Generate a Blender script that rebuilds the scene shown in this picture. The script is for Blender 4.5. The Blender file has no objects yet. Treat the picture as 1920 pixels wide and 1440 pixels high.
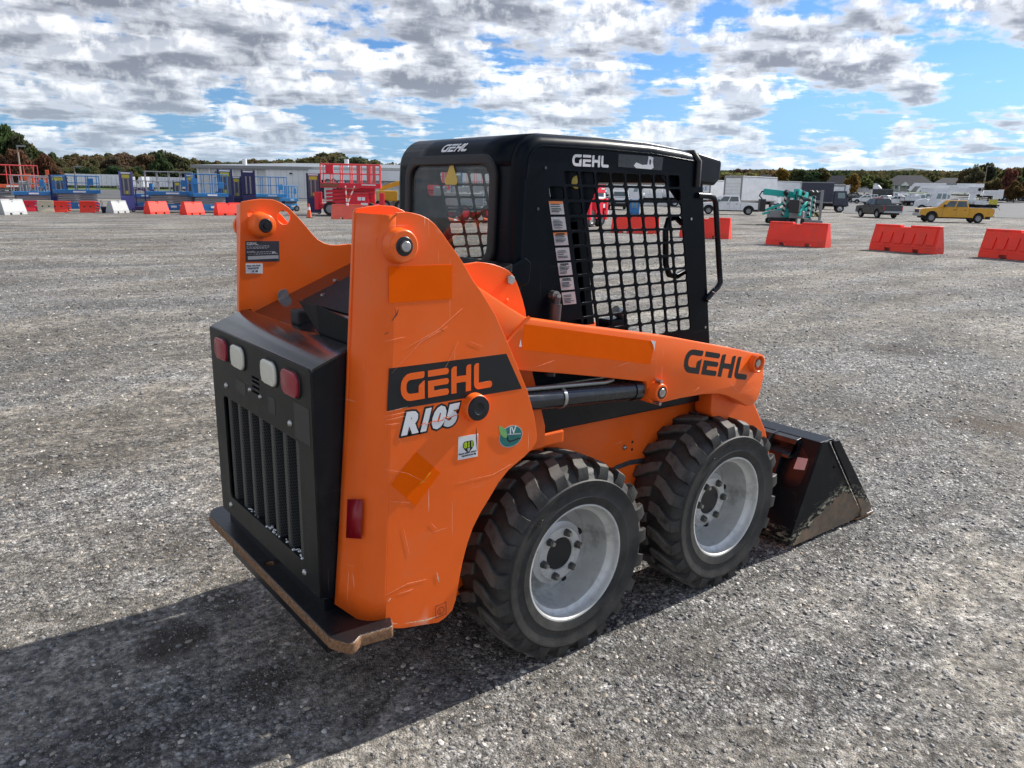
import bpy, bmesh, math, random
from math import sin, cos, pi, radians, sqrt, atan2
from mathutils import Vector, Matrix, noise as mnoise
import numpy as np
random.seed(7)
S = bpy.context.scene
COL = S.collection
# ------------------------------------------------------------------ camera
CAM = Vector((-1.8587, -2.54, 1.7208)); YAW = 51.5101; PITCH = 13.9617; ROLL = 1.0854; FPX = 1458.58
cd = bpy.data.cameras.new('camera'); cam = bpy.data.objects.new('camera', cd); COL.objects.link(cam)
def cam_axes():
    y, p, r = radians(YAW), radians(PITCH), radians(ROLL)
    f = Vector((cos(y)*cos(p), sin(y)*cos(p), -sin(p))); rt = Vector((sin(y), -cos(y), 0)); u = rt.cross(f)
    return rt*cos(r)+u*sin(r), u*cos(r)-rt*sin(r), f
RT, UP, FW = cam_axes()
M = Matrix((RT, UP, -FW)).transposed().to_4x4(); M.translation = CAM
cam.matrix_world = M
cd.sensor_fit = 'HORIZONTAL'; cd.sensor_width = 36; cd.lens = FPX/1920*36
cd.clip_start = 0.05; cd.clip_end = 20000
S.camera = cam
S.render.resolution_x = 1024; S.render.resolution_y = 768
S.view_settings.view_transform = 'Standard'; S.view_settings.look = 'None'
S.view_settings.exposure = 0.88; S.view_settings.gamma = 1.0; S.view_settings.use_curve_mapping = False
S.cycles.use_denoising = True
S.cycles.max_bounces = 6; S.cycles.diffuse_bounces = 3; S.cycles.glossy_bounces = 3
S.cycles.transparent_max_bounces = 12; S.cycles.caustics_reflective = False; S.cycles.caustics_refractive = False
# ------------------------------------------------------------------ sun and sky
SUN_AZ, SUN_EL = -3.5, 38.0          # azimuth from +x (ahead of the loader)
sl = bpy.data.lights.new('sun', 'SUN'); sun = bpy.data.objects.new('sun', sl); COL.objects.link(sun)
sl.energy = 4.0; sl.angle = radians(0.55); sl.color = (1.0, 0.955, 0.88)
SD = Vector((cos(radians(SUN_EL))*cos(radians(SUN_AZ)), cos(radians(SUN_EL))*sin(radians(SUN_AZ)), sin(radians(SUN_EL))))
sun.rotation_euler = SD.to_track_quat('Z', 'Y').to_euler(); sun.location = (0, 0, 30)
W = bpy.data.worlds.new('World'); S.world = W; W.use_nodes = True
class NT:
    def __init__(s, tree): s.t = tree; s.n = tree.nodes; s.l = tree.links
    def node(s, typ, **kw):
        n = s.n.new(typ)
        for k, v in kw.items(): setattr(n, k, v)
        return n
    def put(s, sock, v):
        if v is None: return
        if hasattr(v, 'is_output') or isinstance(v, bpy.types.NodeSocket): s.l.new(v, sock)
        else:
            if sock.type == 'RGBA' and hasattr(v, '__len__') and len(v) == 3: v = (*v, 1)
            sock.default_value = v
    def math(s, op, a, b=None, c=None, clamp=False):
        n = s.node('ShaderNodeMath', operation=op, use_clamp=clamp)
        s.put(n.inputs[0], a)
        if b is not None: s.put(n.inputs[1], b)
        if c is not None: s.put(n.inputs[2], c)
        return n.outputs[0]
    def vec(s, op, a, b=None, scale=None):
        n = s.node('ShaderNodeVectorMath', operation=op)
        s.put(n.inputs[0], a)
        if b is not None: s.put(n.inputs[1], b)
        if scale is not None: s.put(n.inputs['Scale'], scale)
        return n.outputs[1] if op in ('DOT_PRODUCT', 'LENGTH') else n.outputs[0]
    def mix(s, f, a, b, blend='MIX'):
        n = s.node('ShaderNodeMix', data_type='RGBA', blend_type=blend)
        s.put(n.inputs[0], f); s.put(n.inputs[6], a); s.put(n.inputs[7], b)
        return n.outputs[2]
    def noise(s, v, scale, detail=4, rough=.5, dim='3D', lac=2.0, dist=0.0):
        n = s.node('ShaderNodeTexNoise', noise_dimensions=dim)
        s.put(n.inputs['Vector'], v); n.inputs['Scale'].default_value = scale
        n.inputs['Detail'].default_value = detail; n.inputs['Roughness'].default_value = rough
        n.inputs['Lacunarity'].default_value = lac; n.inputs['Distortion'].default_value = dist
        return n.outputs[0]
    def voro(s, v, scale, feature='F1', rand=1.0):
        n = s.node('ShaderNodeTexVoronoi', feature=feature)
        s.put(n.inputs['Vector'], v); n.inputs['Scale'].default_value = scale
        n.inputs['Randomness'].default_value = rand
        return n
    def step(s, v, lo, hi, a=0.0, b=1.0):
        n = s.node('ShaderNodeMapRange', interpolation_type='SMOOTHSTEP')
        s.put(n.inputs['Value'], v); s.put(n.inputs['From Min'], lo); s.put(n.inputs['From Max'], hi)
        s.put(n.inputs['To Min'], a); s.put(n.inputs['To Max'], b)
        return n.outputs[0]
    def mapping(s, v, scale=(1, 1, 1), rot=(0, 0, 0), loc=(0, 0, 0)):
        n = s.node('ShaderNodeMapping')
        s.put(n.inputs[0], v); n.inputs['Location'].default_value = loc
        n.inputs['Rotation'].default_value = rot; n.inputs['Scale'].default_value = scale
        return n.outputs[0]
    def ramp(s, v, stops, interp='LINEAR'):
        n = s.node('ShaderNodeValToRGB'); s.put(n.inputs[0], v); e = n.color_ramp; e.interpolation = interp
        while len(e.elements) < len(stops): e.elements.new(1)
        for el, (p, c) in zip(e.elements, stops):
            el.position = p; el.color = (*c, 1) if len(c) == 3 else c
        return n.outputs[0]
    def sep(s, v):
        n = s.node('ShaderNodeSeparateXYZ'); s.put(n.inputs[0], v); return n.outputs
    def comb(s, x, y, z):
        n = s.node('ShaderNodeCombineXYZ')
        for i, v in enumerate((x, y, z)): s.put(n.inputs[i], v)
        return n.outputs[0]
def build_world():
    t = NT(W.node_tree); t.n.clear()
    out = t.node('ShaderNodeOutputWorld'); bg = t.node('ShaderNodeBackground')
    sky = t.node('ShaderNodeTexSky', sky_type='NISHITA')
    sky.sun_disc = False; sky.sun_elevation = radians(SUN_EL); sky.sun_rotation = radians(90 - SUN_AZ)
    sky.altitude = 0; sky.air_density = 1.0; sky.dust_density = 0.4; sky.ozone_density = 3.0
    d = t.node('ShaderNodeTexCoord').outputs['Generated']
    d = t.vec('NORMALIZE', d); x, y, z = t.sep(d)
    zz = t.math('ADD', t.math('MAXIMUM', z, 0.0), 0.115)
    p = t.comb(t.math('DIVIDE', x, zz), t.math('DIVIDE', y, zz), 0.0)
    # broad field that thins the cloud cover out in places
    cov = t.noise(t.vec('ADD', p, (CLOUD_OFF[0]*.2, CLOUD_OFF[1]*.2, 0)), 0.30, 2, .5)
    az = t.vec('DOT_PRODUCT', d, (sin(radians(YAW)), -cos(radians(YAW)), 0.0))     # + towards the sun side
    thr = t.math('SUBTRACT', 0.468, t.math('MULTIPLY', t.math('SUBTRACT', cov, 0.5), 0.30))
    thr = t.math('ADD', thr, t.math('MULTIPLY', az, 0.040))
    thr = t.math('ADD', thr, t.step(z, 0.02, 0.14, -0.004, 0.0))
    # billows: the same round lumps seen from any side, shaded by which way they swell
    ds = t.vec('ADD', t.vec('SCALE', d, scale=1.0), (.37, .11, .53))
    def lump(v): return t.math('ADD', t.noise(v, 17.0, 7, .60), t.math('MULTIPLY', t.noise(v, 46.0, 4, .55), .22))
    b0 = lump(ds); b1 = lump(t.vec('ADD', ds, (.004, -.001, .010)))
    iso = t.math('MULTIPLY', t.math('SUBTRACT', b0, .61), .27)
    lit = t.math('SUBTRACT', b0, b1)
    LAY = [(0.0, 0.0), (.05, .012), (.10, .030), (.16, .055)]
    ms = []; ns = []
    for k, dt in LAY:
        q = t.vec('SCALE', p, scale=1.0+k)
        q = t.vec('ADD', q, (CLOUD_OFF[0], CLOUD_OFF[1], k*1.5))
        n = t.math('ADD', t.noise(q, 1.85, 5, .55), iso)
        th = t.math('ADD', thr, dt)
        ms.append(t.step(n, t.math('SUBTRACT', th, 0.012), t.math('ADD', th, 0.085))); ns.append(n)
    thick = t.step(t.math('SUBTRACT', ns[0], thr), -0.01, 0.150)
    sh = t.step(lit, -.085, .085)
    # unseen thick clouds opposite the sun, brightened to lift the loader's shaded side
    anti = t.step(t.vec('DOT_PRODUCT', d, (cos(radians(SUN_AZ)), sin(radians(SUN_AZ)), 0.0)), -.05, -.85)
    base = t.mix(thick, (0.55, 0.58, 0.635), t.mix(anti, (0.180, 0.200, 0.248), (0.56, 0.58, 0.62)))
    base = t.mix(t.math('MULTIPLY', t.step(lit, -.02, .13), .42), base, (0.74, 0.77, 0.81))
    side = t.mix(sh, (0.30, 0.335, 0.405), (0.76, 0.77, 0.78))
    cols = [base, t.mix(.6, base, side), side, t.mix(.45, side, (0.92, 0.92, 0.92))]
    skyc = t.mix(1.0, sky.outputs[0], (0.042, 0.057, 0.078), 'MULTIPLY')
    gain = t.node('ShaderNodeHueSaturation'); gain.inputs['Saturation'].default_value = 1.05
    t.put(gain.inputs['Color'], skyc); c = gain.outputs[0]
    far = t.step(z, 0.0, 0.16, 1.0, 0.0)
    c = t.mix(t.math('MULTIPLY', far, .75), c, (0.165, 0.325, 0.535))
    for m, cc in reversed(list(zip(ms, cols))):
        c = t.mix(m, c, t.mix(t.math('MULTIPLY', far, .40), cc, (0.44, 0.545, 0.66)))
    c = t.mix(t.step(z, 0.0, 0.05, 0.60, 0.0), c, (0.33, 0.46, 0.585))
    sunside = t.step(az, -0.7, 0.9, 0.86, 1.14)
    c = t.mix(1.0, c, t.comb(sunside, sunside, sunside), 'MULTIPLY')
    # below the horizon the world is ground coloured
    c = t.mix(t.step(z, -0.05, 0.0), (0.16, 0.155, 0.15), c)
    t.put(bg.inputs['Color'], c); bg.inputs['Strength'].default_value = WORLD_K
    t.l.new(bg.outputs[0], out.inputs[0])
    W.cycles.sampling_method = 'MANUAL'; W.cycles.sample_map_resolution = 512
CLOUD_OFF = (4.0, 2.0)
WORLD_K = 0.90
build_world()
# ------------------------------------------------------------------ materials
def lin(r, g, b):
    f = lambda c: c/12.92 if c <= .04045 else ((c+.055)/1.055)**2.4
    return (f(r/255), f(g/255), f(b/255))
MATS = {}
def pmat(name, col, rough=.5, metal=0.0, var=.12, vscale=6.0, bump=0.0, bscale=80.0, dirt=None, dirt_amt=0.0, dirt_scale=3.0,
         scratch=None, scratch_amt=0.0, spec=.5, coat=0.0, coords='Object', emit=None, emit_k=0.0, rough_var=.12, trans=0.0):
    if name in MATS: return MATS[name]
    m = bpy.data.materials.new(name); m.use_nodes = True; MATS[name] = m
    t = NT(m.node_tree); b = t.n['Principled BSDF']
    v = t.node('ShaderNodeTexCoord').outputs[coords]
    n = t.noise(v, vscale, 6, .6)
    k = t.step(n, .25, .75, 1-var, 1+var)
    c = t.mix(1.0, col, t.comb(k, k, k), 'MULTIPLY')
    r = t.math('ADD', t.math('MULTIPLY', t.math('SUBTRACT', n, .5), rough_var*2), rough, clamp=True)
    if dirt is not None:
        dn = t.noise(v, dirt_scale, 8, .68)
        f = t.math('MULTIPLY', t.step(dn, .48, .72), dirt_amt)
        c = t.mix(f, c, dirt); r = t.math('ADD', r, t.math('MULTIPLY', f, .25), clamp=True)
    if scratch is not None:
        f = None
        for rot, sc in (((.3, .5, .2), (3, 160, 3)), ((.9, -.4, 1.1), (170, 4, 4)), ((.1, 1.2, .6), (4, 4, 150))):
            s1 = t.noise(t.mapping(v, sc, rot), 1.0, 2, .5)
            msk = t.step(t.noise(v, 4.5, 3, .5), .50, .66)
            g = t.math('MULTIPLY', t.step(s1, .70, .73), msk)
            f = g if f is None else t.math('MAXIMUM', f, g)
        f = t.math('MULTIPLY', f, scratch_amt)
        c = t.mix(f, c, scratch)
    t.put(b.inputs['Base Color'], c); t.put(b.inputs['Roughness'], r)
    b.inputs['Metallic'].default_value = metal; b.inputs['Specular IOR Level'].default_value = spec
    if coat: b.inputs['Coat Weight'].default_value = coat; b.inputs['Coat Roughness'].default_value = .12
    if trans: b.inputs['Transmission Weight'].default_value = trans
    if bump:
        bn = t.node('ShaderNodeBump'); bn.inputs['Strength'].default_value = bump; bn.inputs['Distance'].default_value = .004
        t.put(bn.inputs['Height'], t.noise(v, bscale, 5, .6)); t.l.new(bn.outputs[0], b.inputs['Normal'])
    if emit is not None:
        b.inputs['Emission Color'].default_value = (*emit, 1); b.inputs['Emission Strength'].default_value = emit_k
    return m
def glass_mat(name, tint=(.9, .93, .93), refl=.10, dust=0.04):
    if name in MATS: return MATS[name]
    m = bpy.data.materials.new(name); m.use_nodes = True; MATS[name] = m
    t = NT(m.node_tree); t.n.clear()
    out = t.node('ShaderNodeOutputMaterial'); tr = t.node('ShaderNodeBsdfTransparent'); gl = t.node('ShaderNodeBsdfGlossy'); df = t.node('ShaderNodeBsdfDiffuse')
    tr.inputs[0].default_value = (*tint, 1); gl.inputs['Roughness'].default_value = .02; df.inputs[0].default_value = (.5, .5, .48, 1)
    lw = t.node('ShaderNodeLayerWeight'); lw.inputs[0].default_value = .35
    a = t.node('ShaderNodeMixShader'); t.put(a.inputs[0], t.math('ADD', t.math('MULTIPLY', lw.outputs[1], .07), refl, clamp=True)); t.l.new(tr.outputs[0], a.inputs[1]); t.l.new(gl.outputs[0], a.inputs[2])
    v = t.node('ShaderNodeTexCoord').outputs['Object']
    b = t.node('ShaderNodeMixShader'); t.put(b.inputs[0], t.math('MULTIPLY', t.step(t.noise(v, 9, 6, .65), .3, .8), dust)); t.l.new(a.outputs[0], b.inputs[1]); t.l.new(df.outputs[0], b.inputs[2])
    t.l.new(b.outputs[0], out.inputs[0]); return m
# ------------------------------------------------------------------ mesh helpers
class MB:
    """collects simple solids and links them as one mesh object"""
    def __init__(s): s.v = []; s.f = []; s.mi = []; s.m = 0
    def add(s, vs, fs):
        o = len(s.v); s.v += [tuple(v) for v in vs]; s.f += [tuple(i+o for i in f) for f in fs]; s.mi += [s.m]*len(fs); return s
    def box(s, x0, x1, y0, y1, z0, z1):
        return s.add([(x0,y0,z0),(x1,y0,z0),(x1,y1,z0),(x0,y1,z0),(x0,y0,z1),(x1,y0,z1),(x1,y1,z1),(x0,y1,z1)],
                     [(3,2,1,0),(4,5,6,7),(0,1,5,4),(1,2,6,5),(2,3,7,6),(3,0,4,7)])
    def hexa(s, bot, top):
        return s.add(list(bot)+list(top), [(3,2,1,0),(4,5,6,7),(0,1,5,4),(1,2,6,5),(2,3,7,6),(3,0,4,7)])
    def beam(s, a, b, w, h=None, upv=(0, 0, 1)):
        a = Vector(a); b = Vector(b); h = h or w; d = (b-a).normalized(); u = Vector(upv)
        if abs(d.dot(u)) > .98: u = Vector((1, 0, 0))
        r = d.cross(u).normalized(); u = r.cross(d)
        q = lambda c: [c-r*w/2-u*h/2, c+r*w/2-u*h/2, c+r*w/2+u*h/2, c-r*w/2+u*h/2]
        return s.add(q(a)+q(b), [(0,1,2,3),(7,6,5,4),(0,4,5,1),(1,5,6,2),(2,6,7,3),(3,7,4,0)])
    def tube(s, pts, r, n=8, caps=True):
        pts = [Vector(p) for p in pts]; rings = []; prev = None
        for i, p in enumerate(pts):
            d = (pts[min(i+1, len(pts)-1)]-pts[max(i-1, 0)]).normalized()
            if prev is None:
                u = Vector((0, 0, 1)) if abs(d.z) < .9 else Vector((1, 0, 0))
                u = (u-d*u.dot(d)).normalized()
            else: u = (prev-d*prev.dot(d)).normalized()
            prev = u; w = d.cross(u); rr = r[i] if hasattr(r, '__len__') else r
            rings.append([p+(u*cos(2*pi*k/n)+w*sin(2*pi*k/n))*rr for k in range(n)])
        vs = [v for g in rings for v in g]; fs = []
        for i in range(len(rings)-1):
            for k in range(n):
                a = i*n+k; b = i*n+(k+1) % n; fs.append((a, b, b+n, a+n))
        if caps: fs.append(tuple(range(n-1, -1, -1))); fs.append(tuple(range((len(rings)-1)*n, len(rings)*n)))
        return s.add(vs, fs)
    def cyl(s, a, b, r0, r1=None, n=16, caps=True):
        return s.tube([a, b], [r0, r0 if r1 is None else r1], n, caps)
    def lathe(s, prof, c=(0, 0, 0), axis='y', n=48, close=False):
        c = Vector(c); m = len(prof); vs = []; fs = []
        for k in range(n):
            a = 2*pi*k/n
            for r, h in prof:
                p = {'y': (r*cos(a), h, r*sin(a)), 'z': (r*cos(a), r*sin(a), h), 'x': (h, r*cos(a), r*sin(a))}[axis]
                vs.append(c+Vector(p))
        for k in range(n):
            for j in range(m-1 if not close else m):
                a = k*m+j; b = k*m+(j+1) % m; k2 = (k+1) % n
                q = (a, b, k2*m+(j+1) % m, k2*m+j)
                fs.append(q if axis == 'y' else q[::-1])
        return s.add(vs, fs)
    def prism(s, poly, axis, a, b):
        """polygon in the other two axes, pushed from a to b along axis"""
        i = 'xyz'.index(axis); o = [k for k in range(3) if k != i]
        def P(q, h):
            v = [0, 0, 0]; v[o[0]], v[o[1]] = q; v[i] = h; return tuple(v)
        n = len(poly); vs = [P(q, a) for q in poly]+[P(q, b) for q in poly]
        return s.add(vs, [tuple(range(n)), tuple(range(2*n-1, n-1, -1))]+[(k, k+n, (k+1) % n+n, (k+1) % n) for k in range(n)])
    def sheet(s, rows):
        n = len(rows[0]); vs = [p for r in rows for p in r]; fs = []
        for i in range(len(rows)-1):
            for k in range(n-1): fs.append((i*n+k, i*n+k+1, (i+1)*n+k+1, (i+1)*n+k))
        return s.add(vs, fs)
    def mesh(s, name, mats, smooth=None, fix=True):
        me = bpy.data.meshes.new(name); me.from_pydata(s.v, [], s.f)
        for m in (mats if isinstance(mats, (list, tuple)) else [mats]): me.materials.append(m)
        me.polygons.foreach_set('material_index', s.mi)
        if fix:
            bm = bmesh.new(); bm.from_mesh(me); bmesh.ops.recalc_face_normals(bm, faces=bm.faces); bm.to_mesh(me); bm.free()
        me.update()
        if smooth:
            me.polygons.foreach_set('use_smooth', [True]*len(me.polygons)); me.set_sharp_from_angle(angle=radians(smooth))
        return me
    def build(s, name, mats, parent=None, smooth=None, bevel=0, seg=2, fix=True, **kw):
        return link(name, s.mesh(name, mats, smooth, fix), parent, bevel, seg, **kw)
def link(name, me, parent=None, bevel=0, seg=2, loc=None, rot=None, label=None, cat=None, group=None, kind=None):
    o = bpy.data.objects.new(name, me); COL.objects.link(o)
    if parent: o.parent = parent
    if loc: o.location = loc
    if rot: o.rotation_euler = rot
    if bevel:
        md = o.modifiers.new('edge', 'BEVEL'); md.width = bevel; md.segments = seg; md.limit_method = 'ANGLE'; md.angle_limit = radians(40)
        md.harden_normals = False
    tag(o, label, cat, group, kind)
    return o
def tag(o, label=None, cat=None, group=None, kind=None):
    for k, v in (('label', label), ('category', cat), ('group', group), ('kind', kind)):
        if v: o[k] = v
    return o
def thing(name, label, cat, loc=(0, 0, 0), rz=0.0, group=None):
    o = bpy.data.objects.new(name, None); COL.objects.link(o); o.empty_display_size = .3
    o.location = loc; o.rotation_euler = (0, 0, rz); return tag(o, label, cat, group)
def dup(root, loc, rz, label, group=None):
    r = root.copy(); COL.objects.link(r); r.location = loc; r.rotation_euler = (0, 0, rz); r['label'] = label
    if group: r['group'] = group
    for ch in list(root.children):
        c = ch.copy(); COL.objects.link(c); c.parent = r
        for g in list(ch.children):
            d = g.copy(); COL.objects.link(d); d.parent = c
    return r
def rnd(pts, seg=5):
    """pts (u, v[, r]) -> outline with rounded corners"""
    out = []; n = len(pts)
    for i, p in enumerate(pts):
        r = p[2] if len(p) > 2 else 0
        P = Vector(p[:2])
        if r <= 0: out.append(tuple(P)); continue
        A = Vector(pts[i-1][:2])-P; B = Vector(pts[(i+1) % n][:2])-P
        la, lb = A.length, B.length; A /= la; B /= lb
        ang = A.angle(B); tl = min(r/math.tan(ang/2), la*.49, lb*.49); rr = tl*math.tan(ang/2)
        bis = (A+B).normalized(); c = P+bis*(rr/sin(ang/2))
        a0 = P+A*tl-c; a1 = P+B*tl-c; th0 = atan2(a0.y, a0.x); th1 = atan2(a1.y, a1.x); d = th1-th0
        while d > pi: d -= 2*pi
        while d < -pi: d += 2*pi
        for k in range(seg+1):
            a = th0+d*k/seg; out.append((c.x+rr*cos(a), c.y+rr*sin(a)))
    return out
def rrect(u0, v0, u1, v1, r, seg=4): return rnd([(u0, v0, r), (u1, v0, r), (u1, v1, r), (u0, v1, r)], seg)
def ring(u, v, r, n=24): return [(u+r*cos(2*pi*k/n), v+r*sin(2*pi*k/n)) for k in range(n)]
def curve_mesh(name, loops, ext, bev, fn, mat, smooth=None):
    cu = bpy.data.curves.new(name, 'CURVE'); cu.dimensions = '2D'; cu.fill_mode = 'BOTH'; cu.extrude = max(ext-bev, 0); cu.bevel_depth = bev; cu.bevel_resolution = 1
    if bev: cu.offset = -bev
    for lp in loops:
        sp = cu.splines.new('POLY'); sp.points.add(len(lp)-1); sp.use_cyclic_u = True
        for q, (u, v) in zip(sp.points, lp): q.co = (u, v, 0, 1)
    return conv(name, cu, fn, mat, smooth)
def conv(name, cu, fn, mat, smooth=None):
    o = bpy.data.objects.new(name, cu); me = bpy.data.meshes.new_from_object(o)
    bpy.data.objects.remove(o); bpy.data.curves.remove(cu)
    n = len(me.vertices); co = np.empty(n*3, 'f'); me.vertices.foreach_get('co', co); co = co.reshape(-1, 3)
    for i in range(n): co[i] = fn(*co[i])
    me.vertices.foreach_set('co', co.ravel()); me.materials.clear(); me.materials.append(mat)
    bm = bmesh.new(); bm.from_mesh(me); bmesh.ops.remove_doubles(bm, verts=bm.verts, dist=1e-5); bmesh.ops.recalc_face_normals(bm, faces=bm.faces); bm.to_mesh(me); bm.free()
    me.name = name; me.update()
    if smooth:
        me.polygons.foreach_set('use_smooth', [True]*len(me.polygons)); me.set_sharp_from_angle(angle=radians(smooth))
    return me
def XZ(y0): return lambda u, v, w: (u, y0-w, v)
def YZ(x0): return lambda u, v, w: (x0-w, u, v)          # u = y
def XY(z0): return lambda u, v, w: (u, v, z0+w)
def plate(name, loops, fn, thick, mat, parent, bev=0.0, smooth=None, **kw):
    return link(name, curve_mesh(name, loops, thick/2, bev, fn, mat, smooth), parent, **kw)
def text_mesh(name, s, size, mat, fn, shear=0.0, bold=0.0, ext=.0004, align='LEFT', spacing=1.0):
    cu = bpy.data.curves.new(name, 'FONT'); cu.body = s; cu.size = size; cu.shear = shear; cu.offset = bold; cu.extrude = ext
    cu.align_x = align; cu.space_character = spacing; cu.resolution_u = 3
    return conv(name, cu, fn, mat)
def text(name, s, size, mat, fn, parent, **kw): return link(name, text_mesh(name, s, size, mat, fn, **kw), parent)
# ------------------------------------------------------------------ loader materials
ORG = (0.93, 0.142, 0.015)
m_org = pmat('orange_paint', ORG, .34, var=.07, vscale=3, dirt=(.55, .19, .09), dirt_amt=.22, dirt_scale=6, scratch=(.92, .55, .40), scratch_amt=.75, spec=.35)
m_orgd = pmat('orange_patch', (0.88, 0.118, 0.0008), .75, var=.04, vscale=5, spec=.06)
m_blk = pmat('black_paint', (0.005, 0.0068, 0.0105), .30, var=.25, vscale=4, dirt=(.035, .033, .03), dirt_amt=.3, dirt_scale=6, scratch=(.16, .16, .16), scratch_amt=.3, coat=.05, spec=.22)
m_cab = pmat('cab_black', (0.0022, 0.0048, 0.0085), .30, var=.2, vscale=4, dirt=(.012, .0125, .014), dirt_amt=.3, dirt_scale=3, scratch=(.1, .1, .1), scratch_amt=.2, spec=.10)
m_panel = pmat('panel_charcoal', (0.0065, 0.0085, 0.0088), .40, var=.15, vscale=7, dirt=(.045, .047, .047), dirt_amt=.35, dirt_scale=6, scratch=(.2, .2, .19), scratch_amt=.5, spec=.25)
m_hood = pmat('hood_black', (0.012, 0.010, 0.011), .16, var=.15, vscale=3, dirt=(.05, .045, .045), dirt_amt=.3, dirt_scale=5, coat=.4, rough_var=.05)
m_dark = pmat('void_black', (0.004, 0.004, 0.005), .8)
m_rub = pmat('gasket_rubber', (0.014, 0.014, 0.015), .6, var=.2, vscale=12, bump=.2, bscale=200)
m_steel = pmat('zinc_steel', (0.45, 0.44, 0.42), .35, metal=.9, var=.25, vscale=40)
m_grey = pmat('strut_grey', (0.05, 0.05, 0.055), .45, var=.1)
m_white = pmat('decal_white', (0.75, 0.76, 0.76), .45, var=.05)
m_ink = pmat('decal_black', (0.006, 0.008, 0.011), .35, var=.1)
m_label = pmat('label_grey', (0.42, 0.42, 0.43), .5, var=.08, vscale=30)
m_lred = pmat('lens_red', (0.30, 0.012, 0.03), .25, var=.05)
m_lwht = pmat('lens_white', (0.72, 0.70, 0.60), .3, var=.03, vscale=8)
m_refl = pmat('reflector_red', (0.26, 0.004, 0.012), .3, var=.05)
m_yel = pmat('sticker_yellow', (0.62, 0.45, 0.08), .5, var=.08)
m_rim = pmat('rim_silver', (0.60, 0.60, 0.58), .34, metal=.25, var=.10, vscale=9, dirt=(.24, .235, .205), dirt_amt=.75, dirt_scale=8, rough_var=.12)
m_cyl = pmat('cylinder_black', (0.012, 0.014, 0.018), .25, var=.2, vscale=10, dirt=(.05, .05, .05), dirt_amt=.5, dirt_scale=14, coat=.2)
m_teal = pmat('emblem_teal', (0.02, 0.19, 0.17), .35, var=.2, vscale=20)
m_leaf = pmat('emblem_leaf', (0.18, 0.42, 0.14), .4, var=.2, vscale=20)
m_lime = pmat('lime', (0.45, 0.62, 0.02), .5)
m_blot = pmat('orange_dark_red', (0.38, 0.05, 0.012), .5)
def tyre_mat():
    m = bpy.data.materials.new('tyre_rubber'); m.use_nodes = True; t = NT(m.node_tree); b = t.n['Principled BSDF']
    v = t.node('ShaderNodeTexCoord').outputs['Object']; n = t.noise(v, 16, 8, .7); n2 = t.noise(v, 5, 5, .6)
    c = t.mix(t.step(n, .3, .7), (.012, .012, .0125), (.030, .0295, .028))
    c = t.mix(t.math('MULTIPLY', t.step(n2, .40, .68), .7), c, (.075, .070, .062))
    x, y, z = t.sep(v); r = t.math('SQRT', t.math('ADD', t.math('MULTIPLY', x, x), t.math('MULTIPLY', z, z)))
    dust = t.math('MULTIPLY', t.step(r, .372, .385), t.step(t.noise(v, 26, 6, .7), .22, .55))
    c = t.mix(t.math('MULTIPLY', dust, .8), c, (.140, .131, .116))
    t.put(b.inputs['Base Color'], c); b.inputs['Roughness'].default_value = .62; b.inputs['Specular IOR Level'].default_value = .45
    bn = t.node('ShaderNodeBump'); bn.inputs['Strength'].default_value = .35; bn.inputs['Distance'].default_value = .004
    t.put(bn.inputs['Height'], t.noise(v, 70, 6, .7)); t.l.new(bn.outputs[0], b.inputs['Normal']); return m
m_tyre = tyre_mat()
def edge_rust_mat(name, zmax=None):
    m = bpy.data.materials.new(name); m.use_nodes = True; t = NT(m.node_tree); b = t.n['Principled BSDF']
    v = t.node('ShaderNodeTexCoord').outputs['Object']; g = t.node('ShaderNodeNewGeometry'); nx, ny, nz = t.sep(g.outputs['True Normal'])
    n = t.noise(v, 22, 8, .7); n2 = t.noise(v, 90, 5, .7)
    side = t.step(t.math('ABSOLUTE', nz), .95, .55)
    f = t.math('MULTIPLY', side, t.step(n, .28, .45)); f = t.math('MAXIMUM', f, t.math('MULTIPLY', t.step(n, .60, .70), .55))
    rust = t.mix(t.step(n2, .3, .7), (.13, .055, .022), (.30, .17, .085))
    c = t.mix(f, (.011, .011, .013), rust); t.put(b.inputs['Base Color'], c); t.put(b.inputs['Roughness'], t.math('ADD', .32, t.math('MULTIPLY', f, .5)))
    bn = t.node('ShaderNodeBump'); bn.inputs['Strength'].default_value = .5; bn.inputs['Distance'].default_value = .004
    t.put(bn.inputs['Height'], n2); t.l.new(bn.outputs[0], b.inputs['Normal']); return m
m_bump = edge_rust_mat('rusty_bumper')
m_edge = pmat('black_worn', (.010, .011, .013), .35, var=.3, vscale=9, dirt=(.085, .045, .028), dirt_amt=.5, dirt_scale=14, scratch=(.14, .11, .09), scratch_amt=.4)
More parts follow.
